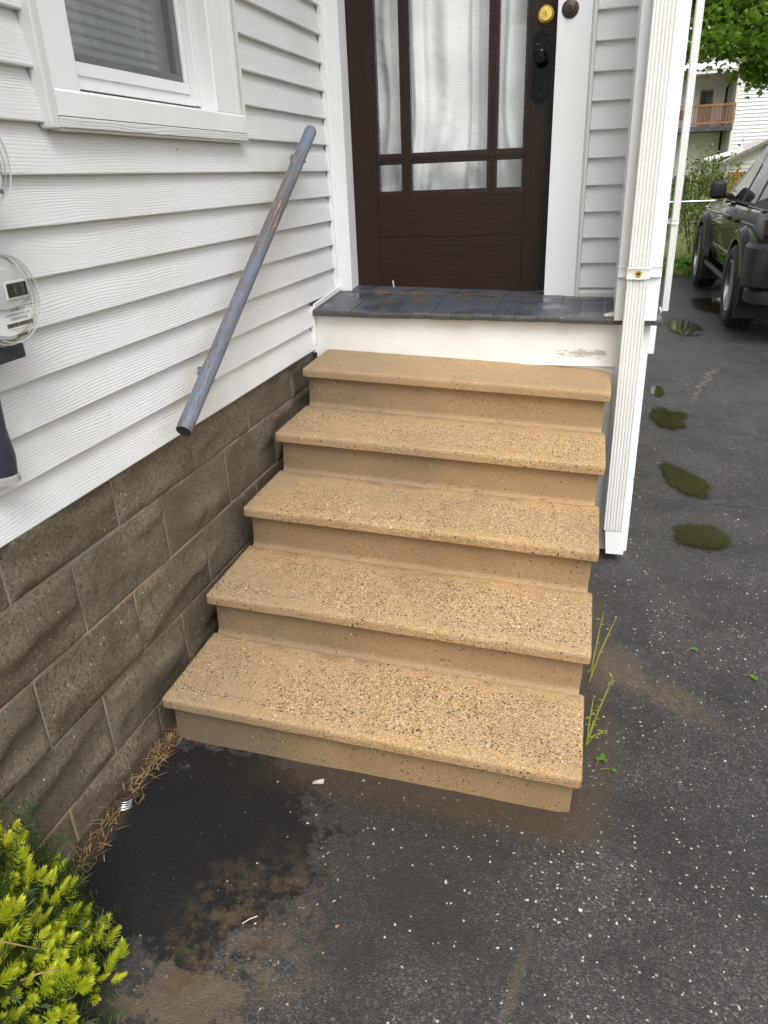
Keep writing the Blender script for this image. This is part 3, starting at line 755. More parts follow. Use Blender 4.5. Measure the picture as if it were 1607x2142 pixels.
def lap_board(axis, face, out, a, b, z0, e=EXPO, taper=0.020, ends=True):
    """one siding course. axis 'y': wall plane x=face, proud side +x ; axis 'x': wall plane y=face, proud side -y"""
    s = out
    prof = [(face - s * 0.001, z0), (face, z0 + 0.0025), (face - s * taper, z0 + e + 0.008), (face - s * (taper + 0.008), z0 + e + 0.008), (face - s * 0.022, z0 - 0.0005)]
    mb = MB()
    nseg = max(1, int(abs(b - a) / 0.35))
    st = np.linspace(a, b, nseg + 1)
    rings = []
    for t in st:
        w = 0.0012 * float(vnoise(t, z0 * 9, 3.0, 5))
        rings.append([(p[0] + s * w * 0.6, t, p[1] + w) if axis == 'y' else (t, p[0] + s * w * 0.6, p[1] + w) for p in prof])
    n = len(prof)
    vs = [v for r in rings for v in r]
    fs = []
    for i in range(len(rings) - 1):
        for k in range(n):
            fs.append((i * n + k, i * n + (k + 1) % n, (i + 1) * n + (k + 1) % n, (i + 1) * n + k))
    fs += [tuple(range(n))[::-1], tuple(range((len(rings) - 1) * n, len(rings) * n))]
    mb.add(vs, fs)
    return mb.mesh('siding_board', SIDING)

# left wall (faces +x)
mb = MB(); mb.box(-0.20, -0.031, -6.5, -1.866, 0.72, 3.0); mb.box(-0.20, -0.031, -1.186, 0.3, 0.72, 3.0); mb.box(-0.20, -0.031, -1.866, -1.186, 0.72, 1.66); mb.box(-0.20, -0.031, -1.866, -1.186, 2.75, 3.0)
left_wall = part('wall', mb.mesh('wall', TRIM_GREY), house, label='left wall clad in lapped white siding boards')
WIN_A, WIN_B, WIN_Z0, WIN_Z1 = -1.978, -1.010, 1.604, 2.86
for k in range(22):
    z0 = Z0 + EXPO * k
    y_end = -0.488 if k < 2 else -0.168
    if z0 + EXPO <= WIN_Z0 + 0.02 or z0 > WIN_Z1:
        segs = [(-6.4, y_end)]
    else:
        segs = [(-6.4, WIN_A), (WIN_B, y_end)]
    for a, b in segs:
        part('siding_board', lap_board('y', 0.0, 1, a, b, z0), left_wall)
# J trims where the siding meets casing and ledge
mb = MB()
mb.box(-0.012, 0.006, -0.170, -0.150, 1.006, 3.0)
part('corner_channel', mb.mesh('corner_channel', TRIM), left_wall)
mb = MB(); mb.add([(0.004, -0.500, 0.984), (0.012, -0.500, 0.984), (0.012, -0.152, 1.008), (0.004, -0.152, 1.008), (0.004, -0.500, 1.002), (0.012, -0.500, 1.002), (0.012, -0.152, 1.030), (0.004, -0.152, 1.030)],
                  [(0, 3, 2, 1), (4, 5, 6, 7), (0, 1, 5, 4), (1, 2, 6, 5), (2, 3, 7, 6), (3, 0, 4, 7)])
part('edge_channel', mb.mesh('edge_channel', TRIM), left_wall)
mb = MB(); mb.box(-0.012, 0.007, -0.502, -0.488, 0.838, 0.992); mb.box(-0.012, 0.003, -0.498, -0.486, 0.80, 0.838)
part('edge_channel', mb.mesh('edge_channel', TRIM), left_wall)
mb = MB(); mb.box(-0.02, 0.42, -6.5, -0.55, 2.99, 3.03)
part('soffit', mb.mesh('soffit', TRIM), house)
mb = MB(); mb.box(0.42, 0.44, -6.5, -0.55, 2.95, 3.15); 
part('fascia', mb.mesh('fascia', TRIM), house)

# window in the left wall
win = part('window', (MB().box(-0.075, 0.014, -1.958, -1.858, 1.672, 2.80, 0.004)
                      .box(-0.075, 0.012, -1.1955, -1.056, 1.674, 2.80, 0.004)
                      .box(-0.01, 0.010, -1.053, -1.024, 1.674, 2.80, 0.003)
                      .box(-0.075, 0.014, -1.958, -1.056, 2.702, 2.80).mesh('window', TRIM)), house)
mb = MB(); mb.extrude([(0.020, 1.622), (0.020, 1.668), (0.016, 1.673), (-0.075, 1.690), (-0.075, 1.622)], 'y', -1.957, -1.014)
part('sill', mb.mesh('sill', TRIM), win)
mb = MB(); mb.extrude([(0.0195, 1.600), (0.021, 1.618), (0.018, 1.6205), (-0.01, 1.6205), (-0.01, 1.600)], 'y', -1.957, -1.016); mb.box(-0.01, 0.012, -1.957, -1.016, 1.594, 1.5995)
part('apron', mb.mesh('apron', SIDING), win)
mb = MB(); mb.box(-0.015, 0.018, -1.984, -1.9585, 1.597, 2.83, 0.003)
part('edge_channel', mb.mesh('edge_channel', TRIM_GREY), win)
mb = MB(); mb.box(-0.015, 0.016, -1.0125, -1.003, 1.597, 2.83, 0.002)
part('edge_channel', mb.mesh('edge_channel', TRIM_GREY), win)
# lower track, sash and screen, set back in the opening
mb = MB(); mb.box(-0.10, -0.050, -1.858, -1.197, 1.690, 1.697); mb.box(-0.10, -0.056, -1.858, -1.20, 1.697, 1.708); mb.box(-0.10, -0.064, -1.858, -1.20, 1.708, 1.719)
mb.box(-0.10, -0.04, -1.215, -1.197, 1.69, 2.70)
part('track', mb.mesh('track', TRIM), win)
mb = MB(); mb.box(-0.095, -0.058, -1.857, -1.217, 1.7195, 1.748, 0.002); mb.box(-0.095, -0.058, -1.857, -1.825, 1.748, 2.69); mb.box(-0.095, -0.060, -1.236, -1.217, 1.748, 2.69, 0.002)
part('sash', mb.mesh('sash', TRIM), win)
mb = MB(); mb.box(-0.090, -0.066, -1.824, -1.237, 1.7485, 1.768, 0.002); mb.box(-0.090, -0.066, -1.268, -1.237, 1.768, 2.69, 0.002)
part('screen_frame', mb.mesh('screen_frame', GREY_SASH), win)
part('screen', quick('screen', [(-0.072, -1.824, 1.768), (-0.072, -1.268, 1.768), (-0.072, -1.268, 2.69), (-0.072, -1.824, 2.69)], [(0, 1, 2, 3)], SCREEN), win)
part('pane', quick('pane', [(-0.088, -1.83, 1.76), (-0.088, -1.25, 1.76), (-0.088, -1.25, 2.69), (-0.088, -1.83, 2.69)], [(0, 1, 2, 3)], GLASS), win)
sl = MB().extrude([(-0.0, 0.0), (0.006, 0.013), (0.0045, 0.0285), (0.003, 0.0285), (0.0045, 0.013), (-0.0015, 0.0)], 'y', -1.86, -1.285).mesh('blind_slat', BLIND)
for k in range(38):
    part('blind_slat', sl, win, (-0.118, 0, 1.762 + 0.0245 * k))
mb = MB(); mb.box(-0.6, -0.58, -2.3, -0.8, 1.2, 3.0)
part('room_wall', mb.mesh('room_wall', DARK_ROOM), win)

# foundation: mortar bed with single rock-faced blocks
mb = MB(); mb.box(-0.26, -0.0201, -6.5, -0.486, -0.25, 0.80)
found = part('foundation', mb.mesh('foundation', MORTAR), house, label='brown rock faced concrete block foundation')
ZJ = [0.864, 0.6665, 0.469, 0.2725, 0.0785, -0.118, -0.30]
def block_mesh(w, h, seed):
    nx, nz = 26, 15
    us = np.concatenate([[0, 0.005], np.linspace(0.012, w - 0.012, nx - 4), [w - 0.005, w]]); vs_ = np.concatenate([[0, 0.005], np.linspace(0.012, h - 0.012, nz - 4), [h - 0.005, h]])
    U, V = np.meshgrid(us, vs_)
    ed = np.minimum(np.minimum(U, w - U) / 0.020, np.minimum(V, h - V) / 0.020)
    ed = np.clip(ed, 0, 1); ed = ed * ed * (3 - 2 * ed)
    # long rolling hollows, slanting, like a moulded rock face
    d = 0.040 * vnoise(U * 0.40 + V * 0.7, V * 1.9 - U * 0.25, 9.0, seed) + 0.013 * vnoise(U, V, 16.0, seed + 2) + 0.0015 * vnoise(U, V, 60.0, seed + 4)
    D = (np.sqrt((d + 0.001) ** 2 + 0.003 ** 2) + d + 0.001) * 0.5 * ed
    verts = [(float(D[j, i]), float(U[j, i]), float(V[j, i])) for j in range(nz) for i in range(nx)]
    faces = [(j * nx + i, j * nx + i + 1, (j + 1) * nx + i + 1, (j + 1) * nx + i) for j in range(nz - 1) for i in range(nx - 1)]
    base = len(verts)
    per = [(0, i) for i in range(nx)] + [(j, nx - 1) for j in range(1, nz)] + [(nz - 1, i) for i in range(nx - 2, -1, -1)] + [(j, 0) for j in range(nz - 2, 0, -1)]
    for j, i in per: verts.append((-0.05, float(U[j, i]), float(V[j, i])))
    for q in range(len(per)):
        a = per[q][0] * nx + per[q][1]; b2 = per[(q + 1) % len(per)]; b = b2[0] * nx + b2[1]
        faces.append((a, base + q, base + (q + 1) % len(per), b))
    return quick('concrete_block', verts, faces, BLOCK, True)
variants = {}
JT = 0.0075
for c in range(6):
    zt, zb = ZJ[c] - JT / 2, ZJ[c + 1] + JT / 2
    h = zt - zb
    off = -2.3911 if c % 2 == 0 else -2.1905
    for k in range(-7, 6):
        ya = off + 0.4064 * k + JT / 2
        yb = ya + 0.4064 - JT
        if yb < -5.0 or ya > -0.49: continue
        yb = min(yb, -0.49)
        me = block_mesh(yb - ya, h, 3 * c + 7 * (k + 8))
        part('concrete_block', me, found, (-0.0198 + random.uniform(-0.0003, 0.0010), ya + random.uniform(-0.0015, 0.0015), zb + random.uniform(-0.0015, 0.0015)), (random.uniform(-0.004, 0.004), 0, 0))

# recessed entry: jambs, casings, siding strip, door
YC = -0.14     # face of casings
YD = -0.04     # face of door
mb = MB(); mb.box(0.001, 0.0655, YC, YD + 0.06, 1.004, 2.9, 0.002); mb.box(0.004, 0.016, YC - 0.012, YC, 1.012, 2.9, 0.002)
part('door_casing', mb.mesh('door_casing', TRIM), house, label='white left door casing and jamb')
mb = MB(); mb.box(0.930, 1.058, YC, YD + 0.06, 0.976, 2.9, 0.003)
part('door_casing', mb.mesh('door_casing', TRIM), house, label='wide white right door casing')
mb = MB(); mb.box(1.0585, 1.0625, YC - 0.006, YC + 0.05, 0.975, 2.9); mb.box(1.063, 1.0755, YC - 0.016, YC + 0.04, 0.974, 2.9, 0.003)
part('edge_channel', mb.mesh('edge_channel', TRIM_GREY), house)
mb = MB(); mb.box(0.93, 1.30, YC + 0.030, YC + 0.06, 0.93, 2.9)
rw = part('wall', mb.mesh('wall', TRIM_GREY), house, label='narrow sided wall right of the door')
mb = MB(); mb.box(0.0, 1.40, -0.12, -0.06, 2.9, 3.4)
part('lintel', mb.mesh('lintel', TRIM), house)
for k in range(-1, 19):
    z0 = 0.9965 + 0.0992 * k + 0.0205
    if k == -1:
        part('siding_board', lap_board('x', YC - 0.003, -1, 1.076, 1.2275, z0 + 0.071, 0.022), rw)
    else:
        part('siding_board', lap_board('x', YC - 0.003, -1, 1.076, 1.2275, z0), rw)
mb = MB(); mb.box(1.076, 1.2275, YC - 0.014, YC + 0.02, 0.9785, 0.999, 0.002)
part('edge_channel', mb.mesh('edge_channel', TRIM_GREY), rw)

# --- door
door_me = MB()
DX0, DX1, DZ0 = 0.0665, 0.935, 0.99
PX = [(0.186, 0.2875), (0.3335, 0.659), (0.702, 0.8065)]
PZB = (1.417, 1.523)
PZT0 = 1.5665
T0, T1 = YD, YD + 0.04
door_me.box(DX0, 0.1745, T0, T1, DZ0, 2.75, 0.0012)
door_me.box(0.818, DX1, T0, T1, DZ0, 2.75, 0.0012)
door = part('door', door_me.mesh('door', DOOR_V), house, label='dark brown wooden door with nine curtained panes')
for z0, z1 in ((DZ0 + 0.002, 1.2245), (1.2262, 1.4035)):
    part('panel', MB().box(0.1751, 0.8174, T0 + 0.001, T1 - 0.002, z0, z1, 0.0015).mesh('panel', DOOR_H), door)
part('rail', MB().box(0.1751, 0.8174, T0 + 0.0005, T1 - 0.002, 1.5365, 1.5525, 0.001).mesh('rail', DOOR_H), door)
for x0, x1 in ((0.3005, 0.3205), (0.672, 0.690)):
    part('muntin', MB().box(x0, x1, T0 + 0.0008, T1 - 0.002, 1.4038, 1.5363, 0.001).box(x0, x1, T0 + 0.0008, T1 - 0.002, 1.5527, 2.75, 0.001).mesh('muntin', DOOR_V), door)
COLS = [(0.1751, 0.3003), (0.3207, 0.6718), (0.6902, 0.8174)]
for (a, b), (pa, pb) in zip(COLS, PX):
    for lo, hi, pl, ph in ((1.4037, 1.5363, PZB[0], PZB[1]), (1.5527, 2.75, PZT0, 2.74)):
        mb = MB()
        for (x0, x1, z0, z1) in ((a, pa, lo, hi), (pb, b, lo, hi), (pa, pb, lo, pl), (pa, pb, ph, hi)):
            mb.box(x0, x1, T0 + 0.006, T1 - 0.004, z0, z1)
        # stepped bead
        e = 0.005
        for (x0, x1, z0, z1) in ((a + 0.0005, a + e, lo, hi), (b - e, b - 0.0005, lo, hi), (a, b, lo + 0.0005, lo + e), (a, b, hi - e, hi - 0.0005)):
            mb.box(x0, x1, T0 + 0.0012, T0 + 0.007, z0, z1)
        part('glazing_bead', mb.mesh('glazing_bead', DOOR_BEAD, clean=False), door)
        part('pane', quick('pane', [(pa, T0 + 0.012, pl), (pb, T0 + 0.012, pl), (pb, T0 + 0.012, ph), (pa, T0 + 0.012, ph)], [(0, 1, 2, 3)], GLASS), door)
# deadbolt
mb = MB(); mb.lathe([(0.031, 0.0), (0.031, -0.006), (0.028, -0.009), (0.0265, -0.009), (0.0262, -0.018), (0.024, -0.021), (0.010, -0.0212), (0.0095, -0.0195), (0.0085, -0.0195), (0.008, -0.022), (0.0, -0.0222)], 36, 'y', (0.880, T0, 2.026))
part('deadbolt', mb.mesh('deadbolt', BRASS, 0.6), door)
mb = MB(); mb.box(0.8785, 0.8815, T0 - 0.0226, T0 - 0.02, 2.020, 2.032)
part('keyhole', mb.mesh('keyhole', BLACK), door)
# long ornate plate with knob
def outline(x0, x1, z0, z1, arch):
    pts = []
    for k in range(9):
        t = math.pi * k / 8
        pts.append(((x0 + x1) / 2 + 0.36 * (x1 - x0) * math.cos(t), z1 + arch * math.sin(t)))
    pts = [(x1, z0), (x1, z1)] + pts + [(x0, z1), (x0, z0)]
    for k in range(9):
        t = math.pi + math.pi * k / 8
        pts.append(((x0 + x1) / 2 + 0.36 * (x1 - x0) * math.cos(t), z0 + arch * math.sin(t)))
    return pts
mb = MB()
px0, px1, pz0, pz1 = 0.8335, 0.9050, 1.742, 1.958
def slab(pts, y0, y1):
    n = len(pts)
    mb.add([(p[0], y0, p[1]) for p in pts] + [(p[0], y1, p[1]) for p in pts], [tuple(range(n))] + [(i, (i + 1) % n, n + (i + 1) % n, n + i) for i in range(n)])
slab(outline(px0, px1, pz0, pz1, 0.018), T0 - 0.004, T0)
slab(outline(px0 + 0.005, px1 - 0.005, pz0 + 0.004, pz1 - 0.004, 0.015), T0 - 0.007, T0 - 0.004)
mb.box(px0 + 0.012, px0 + 0.0145, T0 - 0.0095, T0 - 0.007, pz0 + 0.03, pz1 - 0.03)
mb.box(px1 - 0.0145, px1 - 0.012, T0 - 0.0095, T0 - 0.007, pz0 + 0.03, pz1 - 0.03)
for cz, sg in ((pz1 - 0.008, 1), (pz0 + 0.006, -1)):
    for k in range(7):
        t = math.pi * (k + 0.5) / 7
        mb.lathe([(0.0032, 0), (0.0024, -0.0025), (0.0, -0.0035)], 8, 'y', (0.869 + 0.016 * math.cos(t), T0 - 0.007, cz + sg * 0.011 * math.sin(t)))
    mb.tube([(0.869 + 0.022 * math.cos(math.pi * k / 10), T0 - 0.0075, cz - sg * 0.020 + sg * 0.004 * math.sin(math.pi * k / 10) * -1) for k in range(11)], 0.0022, 6)
part('lock_plate', mb.mesh('lock_plate', BLACK_IRON, 0.5), door)
mb = MB(); mb.lathe([(0.016, -0.007), (0.014, -0.014), (0.009, -0.02), (0.009, -0.036), (0.016, -0.042), (0.0255, -0.052), (0.0275, -0.062), (0.025, -0.071), (0.019, -0.075), (0.0175, -0.0735), (0.010, -0.0735), (0.009, -0.077), (0.0, -0.078)], 32, 'y', (0.869, T0, 1.8785))
part('knob', mb.mesh('knob', BLACK_IRON, 0.5), door)
# sheer curtain behind the glass
ncx, ncz = 150, 40
cv, cf = [], []
for j in range(ncz):
    for i in range(ncx):
        x = 0.12 + 0.75 * i / (ncx - 1); z = 1.36 + 1.4 * j / (ncz - 1)
        ph = 55 * x + 4 * float(vnoise(x, z, 3.0, 2)) + 7 * float(vnoise(x, 0, 6.0, 9))
        d = 0.016 * math.sin(ph) + 0.012 * float(vnoise(x, z, 9, 4)) * 2 + 0.006 * math.sin(2.3 * ph + 1)
        cv.append((x, 0.062 + d, z))
cf = [(j * ncx + i, j * ncx + i + 1, (j + 1) * ncx + i + 1, (j + 1) * ncx + i) for j in range(ncz - 1) for i in range(ncx - 1)]
part('curtain', quick('curtain', cv, cf, CURTAIN, True), door)
mb = MB(); mb.box(0.0, 1.0, 0.6, 0.62, 0.9, 2.9)
part('hall_wall', mb.mesh('hall_wall', FAR_TRIM), door)

# doorbell on the right casing
bell = thing('doorbell', 'round brown stepped doorbell on the white casing right of the door', 'doorbell', (0.9755, YC - 0.0005, 2.020))
mb = MB(); mb.lathe([(0.0315, 0.0), (0.0305, -0.004), (0.024, -0.006), (0.0225, -0.010), (0.016, -0.012), (0.0148, -0.016), (0.0095, -0.0175), (0.009, -0.0155), (0.0, -0.0155)], 36, 'y')
part('backplate', mb.mesh('backplate', BELL_BROWN, 0.6), bell)
mb = MB(); mb.lathe([(0.0048, -0.015), (0.0042, -0.0185), (0.0, -0.019)], 16, 'y')
part('button', mb.mesh('button', BLACK, 0.6), bell)

# --- porch ledge
def dk(x, y): return 0.980 + 0.066 * (y + 0.52) - 0.019 * x
mb = MB(); mb.extrude([(-0.485, -0.2), (-0.485, 0.960), (-0.15, 0.975), (-0.15, -0.2)], 'x', 0.0005, 1.3555)
porch = part('porch', mb.mesh('porch', PANEL), house, label='white boxed porch front under blue grey ledge boards')
bw = 0.0842
xb = 0.006
i = 0
while xb < 1.36:
    x0, x1 = xb + 0.0007, min(xb + bw - 0.0007, 1.392)
    dz = random.uniform(-0.0012, 0.0012)
    yf = -0.522 + random.uniform(-0.0035, 0.0025)
    mb = MB()
    prof = [(-0.15, 0.0), (yf + 0.006, 0.0), (yf + 0.001, -0.004), (yf, -0.010), (yf + 0.001, -0.021), (yf + 0.004, -0.0235), (-0.15, -0.0235)]
    nn = len(prof)
    vs = []
    for xx in (x0, x1):
        for (yy, zz) in prof: vs.append((xx, yy, dk(xx, yy) + zz + dz))
    mb.add(vs, [(k, (k + 1) % nn, nn + (k + 1) % nn, nn + k) for k in range(nn)] + [tuple(range(nn))[::-1], tuple(range(nn, 2 * nn))])
    part('deck_board', mb.mesh('deck_board', DECK), porch)
    xb += bw
    i += 1
# worn sill under the door
mb = MB()
vs = []
for xx, zz in ((0.066, 1.014), (0.929, 0.981)):
    for (yy, d) in ((-0.165, -0.012), (-0.160, 0.002), (-0.135, 0.008), (-0.030, 0.014), (-0.030, -0.06), (-0.165, -0.06)):
        vs.append((xx, yy, zz + d - 0.009))
mb.add(vs, [(k, (k + 1) % 6, 6 + (k + 1) % 6, 6 + k) for k in range(6)] + [(5, 4, 3, 2, 1, 0), (6, 7, 8, 9, 10, 11)])
part('threshold', mb.mesh('threshold', DECK), porch)
# cracked end pieces beyond the post
mb = MB(); mb.box(1.357, 1.392, -0.512, -0.47, 0.936, 0.951, 0.002)
part('ledge_end', mb.mesh('ledge_end', WOOD_SCRAP), porch)
mb = MB(); mb.extrude([(-0.4865, 0.766), (-0.493, 0.766), (-0.493, 0.7695), (-0.4865, 0.7695)], 'x', 0.0, 1.245)
part('panel_seam', mb.mesh('panel_seam', TRIM), porch)
# post wrapped in white metal, standing over the ledge end
mb = MB(); mb.box(1.2185, 1.3700, -0.532, -0.10, 0.950, 2.9, 0.0025)
part('corner_post', mb.mesh('corner_post', TRIM), house)
mb = MB(); mb.box(1.2405, 1.3275, -0.520, -0.4855, -0.02, 0.944, 0.002)
part('corner_board', mb.mesh('corner_board', TRIM), house)
mb = MB(); mb.box(1.358, 1.420, 0.05, 0.10, 0.700, 0.860, 0.002); mb.box(1.358, 1.432, 0.05, 0.10, 0.862, 0.90)
part('corner_board', mb.mesh('corner_board', TRIM), house)
# long right side of the house
mb = MB(); mb.box(1.30, 1.335, 0.10, 3.2, -0.2, 0.78)
part('side_foundation', mb.mesh('side_foundation', MORTAR), house)
mb = MB(); mb.box(1.30, 1.340, -0.10, 3.2, 0.72, 3.0)
side = part('wall', mb.mesh('wall', TRIM_GREY), house, label='long right side wall along the drive')
for k in range(22):
    part('siding_board', lap_board('y', 1.362, 1, 0.06, 3.2, 0.78 + EXPO * k), side)

# ------------------------------------------------------------------ concrete steps
RISE, RUN, SW = 0.1586, 0.3078, 1.1731
steps = thing('concrete_steps', 'five tan exposed aggregate concrete steps leading up to the door', 'steps', (0.0296, -2.026, 0.1459), (0.0224, 0.0539, 0.0088))
TH = 0.038
def tread_mesh(seed, dep, round_corner):
    """slab with a rounded nose, its edge slightly uneven; object origin at the nose's left end"""
    prof = [(0.014, -TH), (0.006, -TH + 0.001), (0.0015, -TH + 0.005), (0.0, -0.014), (0.0006, -0.0034), (0.0032, -0.0006), (0.008, 0.0), (0.05, 0.0), (0.16, 0.0), (dep, 0.0), (dep, -TH)]
    n = len(prof)
    xs_ = np.concatenate([[0.0, 0.003, 0.010], np.linspace(0.03, SW - 0.03, 54), [SW - 0.010, SW - 0.003, SW]])
    pin = [0.010, 0.003, 0.0] + [0] * 54 + [0.0, 0.003, 0.010]
    verts = []
    for q, (x, pi_) in enumerate(zip(xs_, pin)):
        j1 = 0.0022 * float(vnoise(x, seed, 12.0, seed)) + 0.0016 * float(vnoise(x, seed, 45.0, seed + 1))
        j2 = 0.0016 * float(vnoise(x, seed + 3, 20.0, seed))
        for k, (yy, zz) in enumerate(prof):
            y_, z_ = yy, zz
            if k <= 6:
                y_ += j1 + pi_ * 0.8; z_ += j2 * (1 if k > 2 else 0.4)
            if 4 <= k <= 9: z_ -= pi_ * 0.6
            if k >= 9 and round_corner:
                t = max(0.0, x - (SW - 0.075)) / 0.075
                y_ -= 0.075 * (1 - math.sqrt(max(0.0, 1 - t * t)))
            verts.append((float(x), y_, z_))
    m_ = len(xs_)
    faces = [(q * n + k, q * n + (k + 1) % n, (q + 1) * n + (k + 1) % n, (q + 1) * n + k) for q in range(m_ - 1) for k in range(n)]
    faces += [tuple(range(n))[::-1], tuple(range((m_ - 1) * n, m_ * n))]
    mb = MB(); mb.add(verts, faces)
    return mb.mesh('tread', TREAD, 0.7)
def riser_mesh(seed, height, dep, foot):
    yr = 0.026
    prof = [(yr - 0.010, -TH + 0.001), (yr - 0.006, -TH - 0.003), (yr - 0.001, -TH - 0.010), (yr, -TH - 0.022), (yr, -height + 0.024)]
    if foot:
        for k in range(5):
            t = math.pi / 2 * k / 4
            prof.append((yr - 0.016 * (1 - math.cos(t)), -height + 0.018 - 0.016 * math.sin(t)))
        prof.append((yr - 0.016, -height - 0.004))
    else:
        prof += [(yr, -height * 0.6), (yr - 0.002, -height)]
    prof += [(dep, prof[-1][1]), (dep, -TH + 0.001)]
    n = len(prof)
    xs_ = np.linspace(0.018, SW - 0.016, 40)
    verts = []
    for q, x in enumerate(xs_):
        j = 0.0014 * float(vnoise(x, seed, 14.0, seed))
        pinch = 0.006 if q in (0, 39) else 0.0
        for k, (yy, zz) in enumerate(prof):
            verts.append((float(x), yy + (j + pinch if k < n - 2 else 0), zz))
    faces = [(q * n + k, q * n + (k + 1) % n, (q + 1) * n + (k + 1) % n, (q + 1) * n + k) for q in range(39) for k in range(n)]
    faces += [tuple(range(n))[::-1], tuple(range(39 * n, 40 * n))]
    mb = MB(); mb.add(verts, faces)
    return mb.mesh('riser', RISER, 0.7)
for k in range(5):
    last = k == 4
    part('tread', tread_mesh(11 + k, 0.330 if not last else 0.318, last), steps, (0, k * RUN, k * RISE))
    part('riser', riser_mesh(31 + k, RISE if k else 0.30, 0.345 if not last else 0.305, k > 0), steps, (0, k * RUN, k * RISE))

# ------------------------------------------------------------------ handrail
A, B = Vector((0.07, -1.752, 0.857)), Vector((0.07, -0.546, 1.652))
L = (B - A).length
rail = thing('handrail', 'round wooden handrail with worn blue grey paint slanting up the left wall', 'handrail', A)
rail.rotation_euler = (B - A).to_track_quat('Z', 'X').to_euler()
R_ = 0.0225
mb = MB(); mb.lathe([(R_ * 0.97, 0.0), (R_, 0.003), (R_, 0.3), (R_ * 1.01, 0.7), (R_, L - 0.025), (R_ * 0.93, L - 0.012), (R_ * 0.7, L - 0.003), (R_ * 0.3, L), (0, L)], 28, 'z')
part('rail', mb.mesh('rail', RAIL, 0.9), rail)
mb = MB(); mb.lathe([(0, -0.0008), (R_ * 0.95, -0.0008), (R_ * 0.95, 0.002)], 28, 'z')
part('end_grain', mb.mesh('end_grain', RAIL_END), rail)
inv = rail.matrix_basis.inverted()
inv = (Matrix.Translation(A) @ rail.rotation_euler.to_matrix().to_4x4()).inverted()
for t in (0.905, 0.155):
    c = A + (B - A) * t
    w_ = Vector((0.0, c.y + 0.075, c.z - 0.020))
    pts = [c + Vector((-0.016, 0, -0.004)), c + Vector((-0.036, 0.022, -0.016)), Vector((0.016, w_.y, w_.z)), w_]
    mb = MB(); mb.tube([inv @ p for p in pts], 0.006, 8)
    mb.tube([inv @ (w_ + Vector((-0.004, 0, 0))), inv @ (w_ + Vector((0.004, 0, 0)))], [0.013, 0.012], 14)
    part('bracket', mb.mesh('bracket', STEEL, 0.6), rail)
    cc = c + Vector((-0.006, 0.0245, -0.0350))
    mb = MB(); mb.tube([inv @ (c + Vector((-0.006, 0.010, -0.015))), inv @ (c + Vector((-0.006, 0.021, -0.0300))), inv @ cc, inv @ (cc + Vector((0.0, 0.003, -0.004)))], [0.004, 0.004, 0.0075, 0.0065], 12)
    part('bolt', mb.mesh('bolt', STEEL, 0.6), rail)

